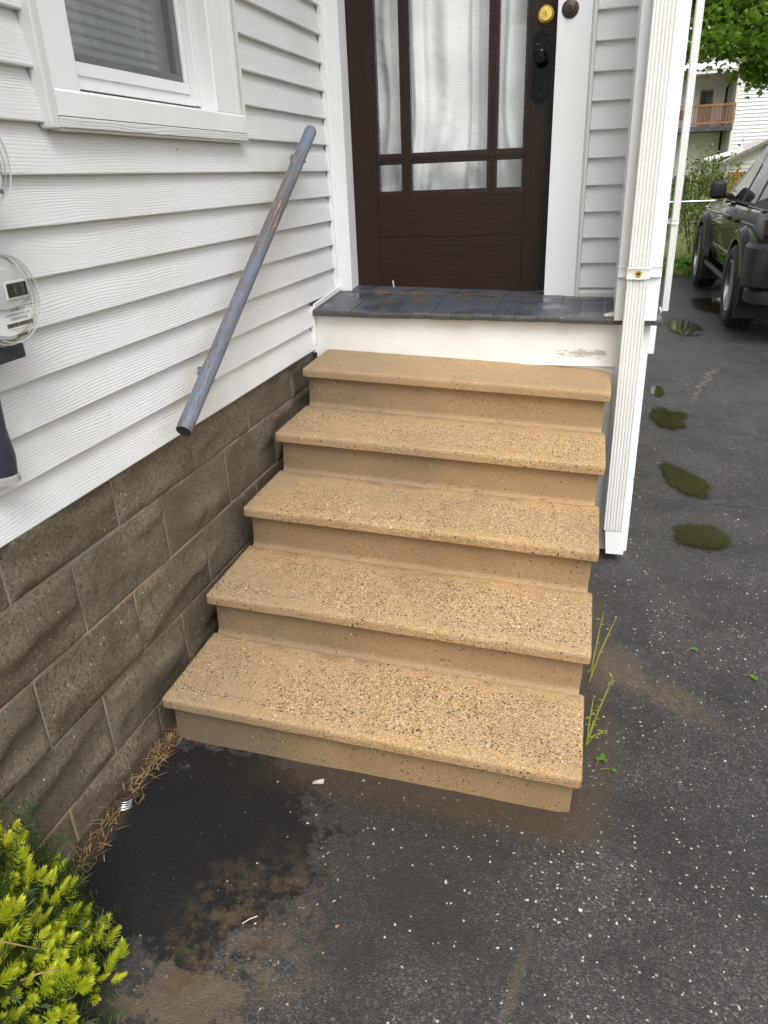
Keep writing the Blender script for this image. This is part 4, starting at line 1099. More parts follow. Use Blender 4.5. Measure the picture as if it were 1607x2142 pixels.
# ------------------------------------------------------------------ electric meters and conduit
def text_mesh(s, size):
    cu = bpy.data.curves.new('lettering', 'FONT')
    cu.body = s; cu.size = size; cu.align_x = 'CENTER'; cu.align_y = 'CENTER'
    o = bpy.data.objects.new('lettering_tmp', cu)
    SC.collection.objects.link(o)
    dg = bpy.context.evaluated_depsgraph_get()
    me = bpy.data.meshes.new_from_object(o.evaluated_get(dg))
    bpy.data.objects.remove(o)
    me.materials.clear(); me.materials.append(INK)
    return me
def meter(z, label):
    X0 = 0.062
    mt = thing('electric_meter', label, 'meter', (X0, -2.322, z), (0, 0, 0), 'electric meters on the left wall')
    R = 0.083
    mb = MB(); mb.lathe([(R * 0.98, -0.02), (R * 0.98, 0.0), (R * 1.04, 0.002), (R * 1.04, 0.012), (R, 0.014), (R * 0.96, 0.014)], 48, 'x')
    part('ring', mb.mesh('ring', STEEL, 0.5), mt)
    mb = MB(); mb.lathe([(0, 0.030), (R * 0.86, 0.030), (R * 0.88, 0.026), (R * 0.88, 0.0)], 48, 'x')
    part('faceplate', mb.mesh('faceplate', METER_GREY, 0.5), mt)
    # white label on the lower half
    vs = [(0.0312, R * 0.80, -0.012)] + [(0.0312, R * 0.80 * math.cos(-t), -0.012 + (R * 0.80 - 0.012) * math.sin(-t)) for t in np.linspace(0.12, math.pi - 0.12, 22)] + [(0.0312, -R * 0.80, -0.012)]
    part('label_plate', quick('label_plate', vs, [tuple(range(len(vs)))], METER_LABEL), mt)
    # raised oval housing with display
    ov = [(R * 0.78 * math.cos(t), 0.018 + 0.036 * math.sin(t)) for t in np.linspace(0, 2 * math.pi, 32, endpoint=False)]
    mb = MB()
    n = len(ov)
    mb.add([(0.030, a, b) for a, b in ov] + [(0.038, a * 0.96, b * 0.96) for a, b in ov], [(k, (k + 1) % n, n + (k + 1) % n, n + k) for k in range(n)] + [tuple(range(n, 2 * n))])
    part('display_housing', mb.mesh('display_housing', METER_GREY, 0.5), mt)
    mb = MB(); mb.box(0.036, 0.0405, -0.002, 0.055, -0.002, 0.030, 0.001)
    part('display_rim', mb.mesh('display_rim', SCREEN_RIM), mt)
    mb = MB(); mb.box(0.040, 0.0412, 0.001, 0.052, 0.002, 0.0265)
    part('display', mb.mesh('display', LCD), mt)
    rot = (math.pi / 2, 0, math.pi / 2)
    for s, yy, zz, size in (('50 808 553', 0.027, -0.0215, 0.0085), ('CHICOPEE ELECTRIC LIGHT', 0.025, -0.030, 0.0055), ('XXXXX14126', 0.026, -0.0375, 0.0075), ('Honeywell', 0.056, -0.017, 0.0055), ('Type A3RAL', 0.058, -0.0225, 0.0032), ('120V 60Hz  2W  CL200  R.S.C.A', 0.020, -0.0565, 0.0035), ('FM 2S  Kh 7.2', 0.018, -0.061, 0.003)):
        part('lettering', text_mesh(s, size), mt, (0.0318, yy, zz), rot)
    mb = MB()
    y = -0.010
    while y < 0.060:
        w = random.choice((0.0005, 0.0008, 0.0012)); mb.box(0.0315, 0.0319, y, y + w, -0.052, -0.0445); y += w + random.choice((0.0006, 0.0009))
    y = 0.010
    while y < 0.038:
        w = random.choice((0.0005, 0.0008)); mb.box(0.0315, 0.0319, y, y + w, -0.071, -0.066); y += w + 0.0007
    part('barcode', mb.mesh('barcode', INK), mt)
    mb = MB(); mb.lathe([(R, 0.013), (R * 0.985, 0.028), (R * 0.965, 0.036), (R * 0.93, 0.043), (R * 0.86, 0.047), (0, 0.048)], 48, 'x')
    part('dome', mb.mesh('dome', CLEAR, 1.2), mt)
    mb = MB()
    for rr, xx in ((R * 0.99, 0.028), (R * 0.94, 0.043)):
        pts = [(xx, rr * math.cos(t), rr * math.sin(t)) for t in np.linspace(0, 2 * math.pi, 49)]
        mb.tube(pts, 0.0011, 5, cap=False)
    part('dome_rib', mb.mesh('dome_rib', METER_GREY, 0.6), mt)
    return mt
meter(1.298, 'lower round glass electric meter with dark display and white number label')
meter(1.527, 'upper round glass electric meter cut by the left picture edge')
mb_ = thing('meter_box', 'grey metal box on the siding carrying both round meters', 'meter box', (0, -2.42, 1.40))
mb = MB(); mb.box(0.004, 0.055, -0.12, 0.10, -0.22, 0.30, 0.006)
part('case', mb.mesh('case', METER_BOX), mb_)
cd = thing('conduit', 'slate blue painted conduit with caulked elbow under the meters', 'conduit', (0.03, -2.36, 1.0))
mb = MB(); mb.tube([(0.0, 0.0, 0.13), (0.0, -0.005, 0.06), (0.0, 0.0, 0.0), (-0.012, 0.006, -0.035)], [0.024, 0.024, 0.025, 0.026], 14)
part('elbow', mb.mesh('elbow', CONDUIT, 0.7), cd)
mb = MB(); mb.box(-0.028, 0.03, -0.10, 0.098, 0.178, 0.207, 0.004)
part('strap', mb.mesh('strap', CONDUIT), cd)
mb = MB(); mb.lathe([(0.029, -0.010), (0.027, 0.002), (0.022, 0.006)], 14, 'z', (-0.01, 0.004, -0.045))
part('caulk', mb.mesh('caulk', plain('grey_caulk', (0.30, 0.29, 0.27), 0.6, 0.2, 40), 0.7), cd)

# ------------------------------------------------------------------ downspouts
def downspout(name_label, x0, x1, yf, depth, z0, z1, strap_z, strap_x, nrib, grp):
    d = thing('downspout', name_label, 'downspout', ((x0 + x1) / 2, yf, z0), (0, 0, 0), grp)
    w = (x1 - x0) / 2
    prof = []
    pitch = 2 * w / (nrib + 0.5)
    prof.append((-w, depth)); prof.append((-w, 0.004)); prof.append((-w + 0.003, 0.0))
    for k in range(nrib):
        c = -w + pitch * (k + 0.75)
        prof += [(c - pitch * 0.30, 0.0), (c - pitch * 0.12, 0.0030), (c + pitch * 0.12, 0.0030), (c + pitch * 0.30, 0.0)]
    prof += [(w - 0.003, 0.0), (w, 0.004), (w, depth)]
    mb = MB()
    zs = np.linspace(0, z1 - z0, 26)
    rings = []
    for q, z in enumerate(zs):
        dx = 0.0010 * float(vnoise(z, 0, 2.0, 3))
        rings.append([(p[0] + dx, p[1] + 0.0012 * float(vnoise(z, p[0] * 40, 3.0, 4)), float(z)) for p in prof])
    n = len(prof)
    mb.add([v for r in rings for v in r], [(q * n + k, q * n + (k + 1) % n, (q + 1) * n + (k + 1) % n, (q + 1) * n + k) for q in range(len(rings) - 1) for k in range(n)])
    part('pipe', mb.mesh('pipe', DOWNSPOUT, 0.5), d)
    sx0, sx1 = strap_x[0] - (x0 + x1) / 2, strap_x[1] - (x0 + x1) / 2
    yb = depth - 0.004
    path = [(sx0, yb), (-w - 0.003, yb - 0.006), (-w - 0.002, 0.0), (-w * 0.5, -0.005), (0, -0.007), (w * 0.5, -0.005), (w + 0.002, 0.0), (w + 0.003, yb - 0.006), (sx1, yb)]
    mb = MB()
    zz = strap_z - z0
    H = 0.021
    vs = []
    for (xx, yy) in path:
        t = abs(xx) < w + 0.001
        vs += [(xx, yy, zz - H), (xx, yy - 0.003, zz - H + 0.003), (xx, yy - 0.0005, zz - H + 0.007), (xx, yy - 0.0005, zz + H - 0.007), (xx, yy - 0.003, zz + H - 0.003), (xx, yy, zz + H)]
    m_ = len(path)
    mb.add(vs, [(q * 6 + k, q * 6 + k + 1, (q + 1) * 6 + k + 1, (q + 1) * 6 + k) for q in range(m_ - 1) for k in range(5)])
    part('strap', mb.mesh('strap', DOWNSPOUT, 0.6), d)
    return d, zz
ds, zz = downspout('ribbed white downspout with rust spotted strap in front of the corner post', 1.249, 1.324, -0.600, 0.064, 0.108, 2.85, 1.128, (1.2185, 1.3700), 6, 'white downspouts')
mb = MB(); mb.lathe([(0, -0.010), (0.0055, -0.0095), (0.006, -0.007)], 12, 'y', (0.0, 0.0, zz))
part('screw', mb.mesh('screw', RUST), ds)
mb = MB()
mb.add([(0.0115 * math.cos(t) * (1 + 0.15 * math.sin(3 * t)), -0.0083, zz + (0.0115 + (0.004 if math.sin(t) < 0 else 0)) * math.sin(t)) for t in np.linspace(0, 2 * math.pi, 20, endpoint=False)], [tuple(range(20))])
part('rust_stain', mb.mesh('rust_stain', RUST_STAIN), ds)
mb = MB(); mb.add([(-0.020, -0.004, -0.105), (0.050, -0.004, -0.105), (0.050, 0.07, -0.10), (-0.020, 0.07, -0.10), (-0.030, 0.006, 0.004), (0.041, 0.006, 0.004), (0.041, 0.07, 0.004), (-0.030, 0.07, 0.004)],
                  [(0, 3, 2, 1), (0, 1, 5, 4), (1, 2, 6, 5), (2, 3, 7, 6), (3, 0, 4, 7), (4, 5, 6, 7)])
mb.add([(0.0515, 0.0, -0.10), (0.062, 0.016, -0.055), (0.058, 0.03, -0.02), (0.0515, 0.02, -0.02)], [(0, 1, 2, 3)])
part('drain_box', mb.mesh('drain_box', TRIM), ds)
downspout('slim pale downspout at the far rear corner of the house, behind the post', 1.700, 1.752, 3.25, 0.09, 0.36, 2.95, 1.06, (1.62, 1.76), 3, 'white downspouts')
rw_back = part('rear_corner', MB().box(1.386, 1.69, 3.2, 3.6, 0.30, 3.0).mesh('rear_corner', TRIM_GREY), house) if False else None

# ------------------------------------------------------------------ yew bush, near left
bush = thing('yew_bush', 'yew bush with bright yellow green new shoots in the near left corner', 'bush', (-0.015, -2.875, -0.065))
def shoot_mesh(seed):
    r = random.Random(seed)
    verts, faces = [], []
    Ls = r.uniform(0.026, 0.038)
    nn = 72
    for k in range(nn):
        t = k / (nn - 1)
        z = Ls * (0.06 + 0.94 * t)
        az = k * 2.399963 + r.uniform(-0.3, 0.3)
        spread = (1.05 - 0.72 * t) * r.uniform(0.75, 1.1)
        ln = (0.019 - 0.005 * t) * r.uniform(0.8, 1.15)
        d = Vector((math.cos(az) * math.sin(spread), math.sin(az) * math.sin(spread), math.cos(spread)))
        sd_ = d.cross(Vector((0, 0, 1)))
        if sd_.length < 1e-3: sd_ = Vector((1, 0, 0))
        sd_ = sd_.normalized() * 0.00135
        p = Vector((0, 0, z))
        cup = Vector((0, 0, 0.0016))
        b = len(verts)
        verts += [p - sd_ * 0.5, p + sd_ * 0.5, p + d * ln * 0.55 + sd_ + cup * 0.3, p + d * ln + cup, p + d * ln * 0.55 - sd_ + cup * 0.3]
        faces += [(b, b + 1, b + 2, b + 4), (b + 4, b + 2, b + 3)]
    return quick('shoot', verts, faces, YEW_NEW)
def sprig_mesh(seed):
    r = random.Random(seed)
    verts, faces = [], []
    for k in range(30):
        t = k / 29
        az = (0 if k % 2 else math.pi) + r.uniform(-0.7, 0.7)
        spread = 1.15 + r.uniform(-0.25, 0.2)
        ln = 0.022 * r.uniform(0.8, 1.2)
        d = Vector((math.cos(az) * math.sin(spread), math.sin(az) * math.sin(spread), math.cos(spread)))
        s_ = Vector((0, 0, 1)).cross(d).cross(d).normalized() * 0.0014 if r.random() < 0.5 else d.cross(Vector((0, 0, 1))).normalized() * 0.0014
        p = Vector((0, 0, 0.075 * t))
        b = len(verts)
        verts += [p - s_ * 0.6, p + s_ * 0.6, p + d * ln * 0.6 + s_, p + d * ln, p + d * ln * 0.6 - s_]
        faces += [(b, b + 1, b + 2, b + 4), (b + 4, b + 2, b + 3)]
    return np.array([tuple(v) for v in verts]), faces
shoots = [shoot_mesh(100 + k) for k in range(6)]
sprigs = [sprig_mesh(200 + k) for k in range(4)]
BR = Vector((0.315, 0.33, 0.47))
def bush_pt(u, v, k):
    th, ph = 2 * math.pi * u, math.acos(1 - 1.25 * v)
    d = Vector((math.sin(ph) * math.cos(th), math.sin(ph) * math.sin(th), math.cos(ph)))
    lump = 1 + 0.13 * math.sin(5 * th + 2) * math.sin(3 * ph) + 0.07 * math.sin(9 * th + 5 * ph)
    return Vector((d.x * BR.x, d.y * BR.y, d.z * BR.z)) * lump * k, d
cam_l = Vector((1.1386, -3.4887, 1.4764)) - Vector((-0.015, -2.875, -0.065))
rr = random.Random(5)
cnt = 0
tries = 0
while cnt < 297 and tries < 5000:
    tries += 1
    p, d = bush_pt(rr.random(), rr.random(), rr.uniform(0.86, 1.0))
    facing = d.dot((cam_l - p).normalized())
    if facing < -0.15: continue
    if p.z < 0.03: continue
    dirv = (d * 0.75 + Vector((0, 0, 0.75)) + Vector((rr.uniform(-.5, .5), rr.uniform(-.5, .5), rr.uniform(-.3, .3)))).normalized()
    o = part('shoot', shoots[cnt % 6], bush, p)
    o.rotation_euler = (dirv.to_track_quat('Z', 'Y') @ Euler((0, 0, rr.uniform(0, 6.28))).to_quaternion()).to_euler()
    s_ = rr.uniform(0.9, 1.45)
    o.scale = (s_, s_, s_)
    cnt += 1
V, F = [], []
nb = 0
for k in range(1500):
    p, d = bush_pt(rr.random(), rr.random(), rr.uniform(0.6, 0.97))
    if p.z < 0.0: continue
    dirv = (d + Vector((rr.uniform(-.7, .7), rr.uniform(-.7, .7), rr.uniform(-.3, .7)))).normalized()
    Mx = np.array((dirv.to_track_quat('Z', 'Y') @ Euler((0, 0, rr.uniform(0, 6.28))).to_quaternion()).to_matrix())
    sv, sf = sprigs[k % 4]
    V.append(sv @ Mx.T + np.array(p)); F += [tuple(i + nb for i in f) for f in sf]; nb += len(sv)
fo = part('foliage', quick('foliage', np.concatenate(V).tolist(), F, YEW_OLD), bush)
fo['kind'] = 'stuff'
V, F, nb = [], [], 0
for k in range(1200):      # paler shoots too many to count, filling in behind the counted ones
    p, d = bush_pt(rr.random(), rr.random(), rr.uniform(0.80, 0.97))
    if p.z < 0.02: continue
    dirv = (d * 0.8 + Vector((0, 0, 0.7)) + Vector((rr.uniform(-.6, .6), rr.uniform(-.6, .6), rr.uniform(-.3, .3)))).normalized()
    Mx = np.array((dirv.to_track_quat('Z', 'Y') @ Euler((0, 0, rr.uniform(0, 6.28))).to_quaternion()).to_matrix()) * rr.uniform(0.7, 1.1)
    me = shoots[k % 6]
    sv = np.array([tuple(v.co) for v in me.vertices])
    V.append(sv @ Mx.T + np.array(p)); F += [tuple(i + nb for i in pl.vertices) for pl in me.polygons]; nb += len(sv)
fo = part('young_foliage', quick('young_foliage', np.concatenate(V).tolist(), F, YEW_NEW), bush)
fo['kind'] = 'stuff'
mb = MB()
for k in range(60):
    p, d = bush_pt(rr.random(), rr.random(), rr.uniform(0.8, 0.98))
    if p.z < 0: continue
    mb.tube([(rr.uniform(-.05, .05), rr.uniform(-.05, .05), 0.0), p * 0.5 + Vector((0, 0, 0.03)), p], [0.006, 0.003, 0.0015], 5)
part('stem', mb.mesh('stem', YEW_STEM, 0.9), bush)
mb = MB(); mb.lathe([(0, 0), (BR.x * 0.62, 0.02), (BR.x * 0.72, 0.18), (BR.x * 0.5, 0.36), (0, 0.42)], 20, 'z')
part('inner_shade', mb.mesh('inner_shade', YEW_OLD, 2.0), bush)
for k, (a, b) in enumerate((((0.23, 0.0, 0.40), (0.295, 0.05, 0.33)), ((0.27, 0.02, 0.28), (0.325, 0.06, 0.27)), ((0.05, -0.16, 0.48), (0.10, -0.12, 0.49)))):
    st = thing('straw', ['long pale straw lying across the yew shoots', 'short pale straw poking out of the yew bush', 'pale straw caught at the back of the yew bush'][k], 'straw', Vector(a) + Vector((-0.015, -2.875, -0.065)), group='straws on the yew bush')
    d = Vector(b) - Vector(a)
    part('stalk', MB().tube([(0, 0, 0), d * 0.5 + Vector((0, 0, 0.006)), d], 0.0014, 5).mesh('stalk', STRAW), st)

# ------------------------------------------------------------------ litter and weeds on the ground
def ground(x, y, dz=0.0): return Vector((x, y, float(drive_z(np.array(x), np.array(y))) + dz))
V, F = [], []
for k in range(300):      # dry grass lying in the dirt along the foundation
    t = rr.random()
    y = -2.62 + 0.72 * t + rr.uniform(-0.02, 0.02)
    x = 0.012 + abs(rr.gauss(0, 0.022))
    if rr.random() < 0.35: y = -2.05 + rr.gauss(0, 0.07)
    p = ground(x, y, 0.003 + abs(rr.gauss(0, 0.006)))
    a = rr.uniform(0, 6.28) if rr.random() < 0.5 else math.pi / 2 + rr.gauss(0, 0.5)
    ln = rr.uniform(0.015, 0.06)
    d = Vector((math.cos(a) * ln, math.sin(a) * ln, rr.uniform(-0.002, 0.018)))
    s_ = d.cross(Vector((0, 0, 1))).normalized() * 0.0009
    b = len(V)
    V += [p - s_, p + s_, p + d * 0.5 + s_ + Vector((0, 0, 0.003)), p + d * 0.5 - s_ + Vector((0, 0, 0.003)), p + d]
    F += [(b, b + 1, b + 2, b + 3), (b + 3, b + 2, b + 4)]
dg_ = link(bpy.data.objects.new('dry_grass', quick('dry_grass', V, F, STRAW)))
dg_['kind'] = 'stuff'; tag(dg_, 'dry straw coloured grass and thatch along the foot of the block wall', 'dry grass')
V, F = [], []
for k in range(420):      # loose stone chips
    y = rr.uniform(-2.9, -0.3); x = rr.uniform(0.3, 2.2)
    if x < 1.22 and y > -2.06: continue
    r = rr.choice((0.0012, 0.0016, 0.0022, 0.0032))
    p = ground(x, y, r * 0.3)
    b = len(V)
    for q in range(5):
        t = 2 * math.pi * q / 5 + rr.random()
        V.append(p + Vector((math.cos(t) * r * rr.uniform(.7, 1.3), math.sin(t) * r * rr.uniform(.7, 1.3), -r * 0.3)))
    V.append(p + Vector((0, 0, r * 0.5)))
    F += [(b + q, b + (q + 1) % 5, b + 5) for q in range(5)]
gr_ = link(bpy.data.objects.new('gravel', quick('gravel', V, F, STONE)))
gr_['kind'] = 'stuff'; tag(gr_, 'tiny pale stone chips scattered over the wet asphalt', 'gravel')

pipe = thing('pipe_stub', 'rusty pipe stub wound with bright metal coil at the foot of the block wall', 'pipe', ground(0.030, -2.268, 0.0))
pipe.rotation_euler = (math.radians(-12), math.radians(10), 0)
mb = MB(); mb.lathe([(0.0185, -0.01), (0.0185, 0.040), (0.0165, 0.042), (0.012, 0.042), (0.011, 0.036), (0.006, 0.036), (0.005, 0.030), (0, 0.030)], 20, 'z')
part('pipe', mb.mesh('pipe', RUST, 0.6), pipe)
mb = MB(); mb.tube([(0.0208 * math.cos(t), 0.0208 * math.sin(t), 0.004 + 0.0072 * t / (2 * math.pi)) for t in np.linspace(0, 8 * math.pi, 97)], 0.0022, 6)
part('coil', mb.mesh('coil', CHROME, 1.0), pipe)
mb = MB(); mb.box(0.014, 0.030, 0.006, 0.024, 0.028, 0.040, 0.003)
part('lug', mb.mesh('lug', RUST), pipe)

def leaf_blade(p0, d, w, mbv, mbf, up=Vector((0, 0, 1)), droop=0.2):
    s_ = d.cross(up)
    if s_.length < 1e-5: s_ = Vector((1, 0, 0))
    s_ = s_.normalized() * w
    b = len(mbv)
    L_ = d.length
    mbv += [p0, p0 + d * 0.35 + s_ + up * L_ * 0.05, p0 + d * 0.35 - s_ + up * L_ * 0.05, p0 + d * 0.7 + s_ * 0.8 - up * droop * L_ * 0.3, p0 + d * 0.7 - s_ * 0.8 - up * droop * L_ * 0.3, p0 + d - up * droop * L_]
    mbf += [(b, b + 1, b + 2), (b + 1, b + 3, b + 4, b + 2), (b + 3, b + 5, b + 4)]
def weed(x, y, label, tips, leaves):
    w = thing('weed', label, 'weed', ground(x, y), group='weeds growing beside the steps')
    mb = MB()
    for tp in tips:
        tp = Vector(tp)
        mb.tube([(0, 0, 0), tp * 0.35 + Vector((0, 0, 0.02)), tp * 0.7 + Vector((0, 0, 0.012)), tp], [0.0026, 0.0022, 0.0018, 0.001], 6)
    part('stem', mb.mesh('stem', WEED, 0.9), w)
    for tp in tips:
        tp = Vector(tp)
        for k in range(leaves):
            V, F = [], []
            f = rr.uniform(0.3, 1.0)
            a = rr.uniform(0, 6.28)
            leaf_blade(tp * f + Vector((0, 0, 0.01)), Vector((math.cos(a), math.sin(a), rr.uniform(0.1, 0.6))) * rr.uniform(0.01, 0.024), 0.003, V, F)
            part('leaf', quick('leaf', V, F, WEED), w)
weed(1.218, -1.42, 'thin tall weed with bare upright stems beside the second step', [(0.030, 0.12, 0.20), (0.075, 0.16, 0.16), (0.018, 0.02, 0.05)], 2)
weed(1.215, -1.72, 'leafy yellow green weed leaning out beside the lowest step', [(0.065, 0.14, 0.15), (0.010, 0.06, 0.13), (0.055, 0.02, 0.04), (0.04, 0.10, 0.09)], 7)
def sprout(x, y, label, n, ln, rot=0.0):
    t = thing('fallen_leaf', label, 'leaf', ground(x, y, 0.004), (0, 0, rot), group='green leaves fallen on the drive')
    for k in range(n):
        V, F = [], []
        a = 2.3 * k
        leaf_blade(Vector((0.004 * k, 0, 0.001)), Vector((math.cos(a), math.sin(a), 0.35)) * ln, ln * 0.42, V, F, droop=0.25)
        part('blade', quick('blade', V, F, HOSTA), t)
    part('stalk', MB().tube([(-0.028, -0.004, 0.002), (-0.01, 0.002, 0.004), (0.0, 0, 0.002)], 0.0009, 5).mesh('stalk', WEED), t)
sprout(1.283, -1.807, 'single round green leaf lying by the lower right corner of the steps', 1, 0.017)
sprout(1.255, -1.775, 'small tuft of green leaves at the foot of the leafy weed', 4, 0.018, 1.0)
sprout(1.565, -1.154, 'small curled green sprig on the open asphalt nearest the puddle', 3, 0.014, 0.4)
sprout(1.735, -1.268, 'green leaf with a long stalk lying near the right picture edge', 2, 0.020, -0.6)
shard = thing('stone_shard', 'pale flat shard of stone lying against the front of the lowest step', 'stone', ground(0.503, -2.055, 0.003), (0, 0, 0.3))
mb = MB(); mb.add([(-0.016, -0.005, 0), (0.015, -0.007, 0), (0.018, 0.006, 0), (-0.013, 0.005, 0), (-0.015, -0.004, 0.005), (0.013, -0.006, 0.004), (0.016, 0.005, 0.008), (-0.011, 0.004, 0.004)], [(0, 3, 2, 1), (4, 5, 6, 7), (0, 1, 5, 4), (1, 2, 6, 5), (2, 3, 7, 6), (3, 0, 4, 7)])
part('chip', mb.mesh('chip', STONE), shard)
stick = thing('twig', 'small pale twig lying on the dark asphalt in front of the steps', 'twig', ground(0.489, -2.478, 0.003), (0, 0, 0.75))
part('stalk', MB().tube([(-0.018, 0, 0), (0.0, 0.001, 0.002), (0.019, 0, 0.001)], 0.0015, 6).mesh('stalk', STONE), stick)
tape = thing('tape_scrap', 'short strip of clear tape hanging from the foot of the brown door', 'tape', (0.237, T0 - 0.002, 1.02), (0, 0, 0))
part('strip', quick('strip', [(-0.006, -0.001, 0.018), (0.001, -0.001, 0.018), (0.010, -0.022, -0.008), (0.003, -0.022, -0.010)], [(0, 1, 2, 3)], plain('dull_clear_tape', (0.35, 0.34, 0.32), 0.3)), tape)

# ------------------------------------------------------------------ parked car
CX, CY, CZ = 2.37, 3.55, 0.05
car = thing('parked_car', 'black boxy off road car with grey bumper parked on the wet drive', 'car', (CX, CY, CZ))
W_, LEN = 1.86, 4.42
RA, FA, AXZ, AR = 0.80, 3.50, 0.365, 0.425
def ring(y):
    """half cross-section (x from left side, z) of the lower body at y"""
    belt = 1.03 + 0.02 * min(1, max(0, (1.0 - y)))
    top = belt
    if y > 2.75:
        t = (y - 2.75) / (LEN - 2.75)
        top = 1.05 - 0.13 * t * t
    tuck = 0.0
    if y < 0.15: tuck = 0.06 * (1 - y / 0.15)
    if y > 4.05: tuck = 0.16 * ((y - 4.05) / 0.37) ** 2
    bot = 0.36 if 0.2 < y < 4.3 else 0.45
    x = tuck
    sh = 0.020 if y < 2.8 else 0.05
    x += 0.045
    return [(x + 0.10, bot), (x + 0.035, bot + 0.06), (x + 0.012, 0.55), (x, 0.66), (x + 0.004, 0.80), (x + 0.018, 0.90), (x + 0.03 + sh, top - 0.02), (x + 0.06 + sh, top), (x + 0.30, top + (0.03 if y > 2.75 else 0.0)), (W_ / 2, top + (0.045 if y > 2.75 else 0.0))]
stations = [0.06, 0.10, 0.2, 0.45, 0.7, 0.93, 1.2, 1.5, 1.9, 2.3, 2.6, 2.9, 3.2, 3.5, 3.8, 4.05, 4.22, 4.34, 4.42]
mb = MB()
rings = []
for y in stations:
    h = ring(y)
    full = h + [(W_ - a, b) for a, b in h[-2::-1]]
    rings.append([(a, y, b) for a, b in full])
n = len(rings[0])
mb.add([v for r in rings for v in r], [(q * n + k, q * n + (k + 1) % n, (q + 1) * n + (k + 1) % n, (q + 1) * n + k) for q in range(len(rings) - 1) for k in range(n)] + [tuple(range(n))[::-1], tuple(range((len(rings) - 1) * n, len(rings) * n))])
body_me = mb.mesh('body', CAR, None)
body = part('body', body_me, car)
mb = MB()
for yc in (RA, FA):
    mb.lathe([(AR, -0.4), (AR, W_ + 0.4)], 40, 'x', (0, yc, AXZ))
cut = bpy.data.objects.new('cutter', mb.mesh('cutter', BLACK))
SC.collection.objects.link(cut)
cut.location = (CX, CY, CZ)
md = body.modifiers.new('arches', 'BOOLEAN'); md.object = cut; md.operation = 'DIFFERENCE'; md.solver = 'EXACT'
bpy.context.view_layer.update()
dg = bpy.context.evaluated_depsgraph_get()
nm = bpy.data.meshes.new_from_object(body.evaluated_get(dg))
body.modifiers.clear(); body.data = nm; bpy.data.objects.remove(cut)
bm = bmesh.new(); bm.from_mesh(nm)
for f in bm.faces: f.smooth = True
for e in bm.edges: e.smooth = not (len(e.link_faces) == 2 and e.calc_face_angle(0) > 0.55)
bm.to_mesh(nm); bm.free()
nm.materials.clear(); nm.materials.append(CAR)
# greenhouse
def gx(z): return 0.125 + (z - 1.04) * 0.34      # inward lean of the side glass
prof = [(0.10, 1.04), (0.17, 1.61), (0.24, 1.69), (0.6, 1.735), (1.1, 1.735), (1.42, 1.69), (1.66, 1.61), (2.80, 1.04)]
mb = MB()
vs = []
for (y, z) in prof: vs.append((gx(z), y, z))
for (y, z) in prof: vs.append((W_ - gx(z), y, z))
k_ = len(prof)
mb.add(vs, [tuple(range(k_))[::-1], tuple(range(k_, 2 * k_))] + [(i, (i + 1) % k_, k_ + (i + 1) % k_, k_ + i) for i in range(k_)])
bmesh.ops.bevel(mb.bm, geom=[e for e in mb.bm.edges if all(v.co.z > 1.52 for v in e.verts)], offset=0.035, segments=2, affect='EDGES')
part('cabin', mb.mesh('cabin', CAR, 0.5), car)
def side_panel(name, poly, mat, lift=0.006, x_of=None):
    x_of = x_of or gx
    n = len(poly)
    mb = MB()
    mb.add([(x_of(z) - lift, y, z) for y, z in poly] + [(x_of(z) + 0.01, y, z) for y, z in poly], [tuple(range(n))] + [(i, (i + 1) % n, n + (i + 1) % n, n + i) for i in range(n)])
    return part(name, mb.mesh(name, mat), car)
side_panel('window_surround', [(0.20, 1.05), (0.24, 1.62), (1.58, 1.62), (2.70, 1.05)], BLACK, 0.003)
side_panel('window', [(1.66, 1.075), (1.46, 1.585), (1.60, 1.585), (2.56, 1.075)], CAR_GLASS)
side_panel('window', [(0.92, 1.075), (0.80, 1.585), (1.36, 1.585), (1.54, 1.075)], CAR_GLASS)
side_panel('window', [(0.30, 1.16), (0.28, 1.57), (0.70, 1.58), (0.80, 1.10)], CAR_GLASS)
mb = MB(); mb.add([(0.34, 0.118, 1.14), (W_ - 0.34, 0.118, 1.14), (W_ - 0.40, 0.165, 1.53), (0.40, 0.165, 1.53)], [(0, 1, 2, 3)])
bmesh.ops.translate(mb.bm, verts=mb.bm.verts, vec=(0, -0.014, 0))
part('rear_window', mb.mesh('rear_window', CAR_GLASS), car)
for sx in (0.42, W_ - 0.42):
    mb = MB(); mb.tube([(sx, 0.30, 1.69), (sx, 0.40, 1.78), (sx, 1.15, 1.78), (sx, 1.3, 1.69)], 0.018, 8)
    part('roof_rail', mb.mesh('roof_rail', BLACK, 0.8), car)
# arch flares
for yc in (RA, FA):
    for sx, sg in ((0.0, -1), (W_, 1)):
        mb = MB()
        ts = np.linspace(math.radians(-12), math.radians(192), 26)
        vs = []
        for t in ts:
            for rad, off in ((AR - 0.012, 0.07), (AR - 0.012, 0.0), (AR + 0.02, -0.008), (AR + 0.075, 0.006), (AR + 0.115, 0.060)):
                zc = AXZ + rad * math.sin(t)
                vs.append((sx - sg * off, yc + rad * math.cos(t), zc))
        q = 5
        mb.add(vs, [(i * q + k, i * q + k + 1, (i + 1) * q + k + 1, (i + 1) * q + k) for i in range(len(ts) - 1) for k in range(q - 1)])
        part('wheel_flare', mb.mesh('wheel_flare', CAR, 0.6), car)
        mb = MB(); yb_ = yc - AR - 0.012
        x0, x1 = (0.02, 0.28) if sg < 0 else (W_ - 0.28, W_ - 0.02)
        mb.box(x0 - 0.03 * (sg < 0), x1, yb_ - 0.02, yb_ + 0.012, 0.14, 0.50, 0.008)
        part('mud_flap', mb.mesh('mud_flap', CAR_RUBBER), car)
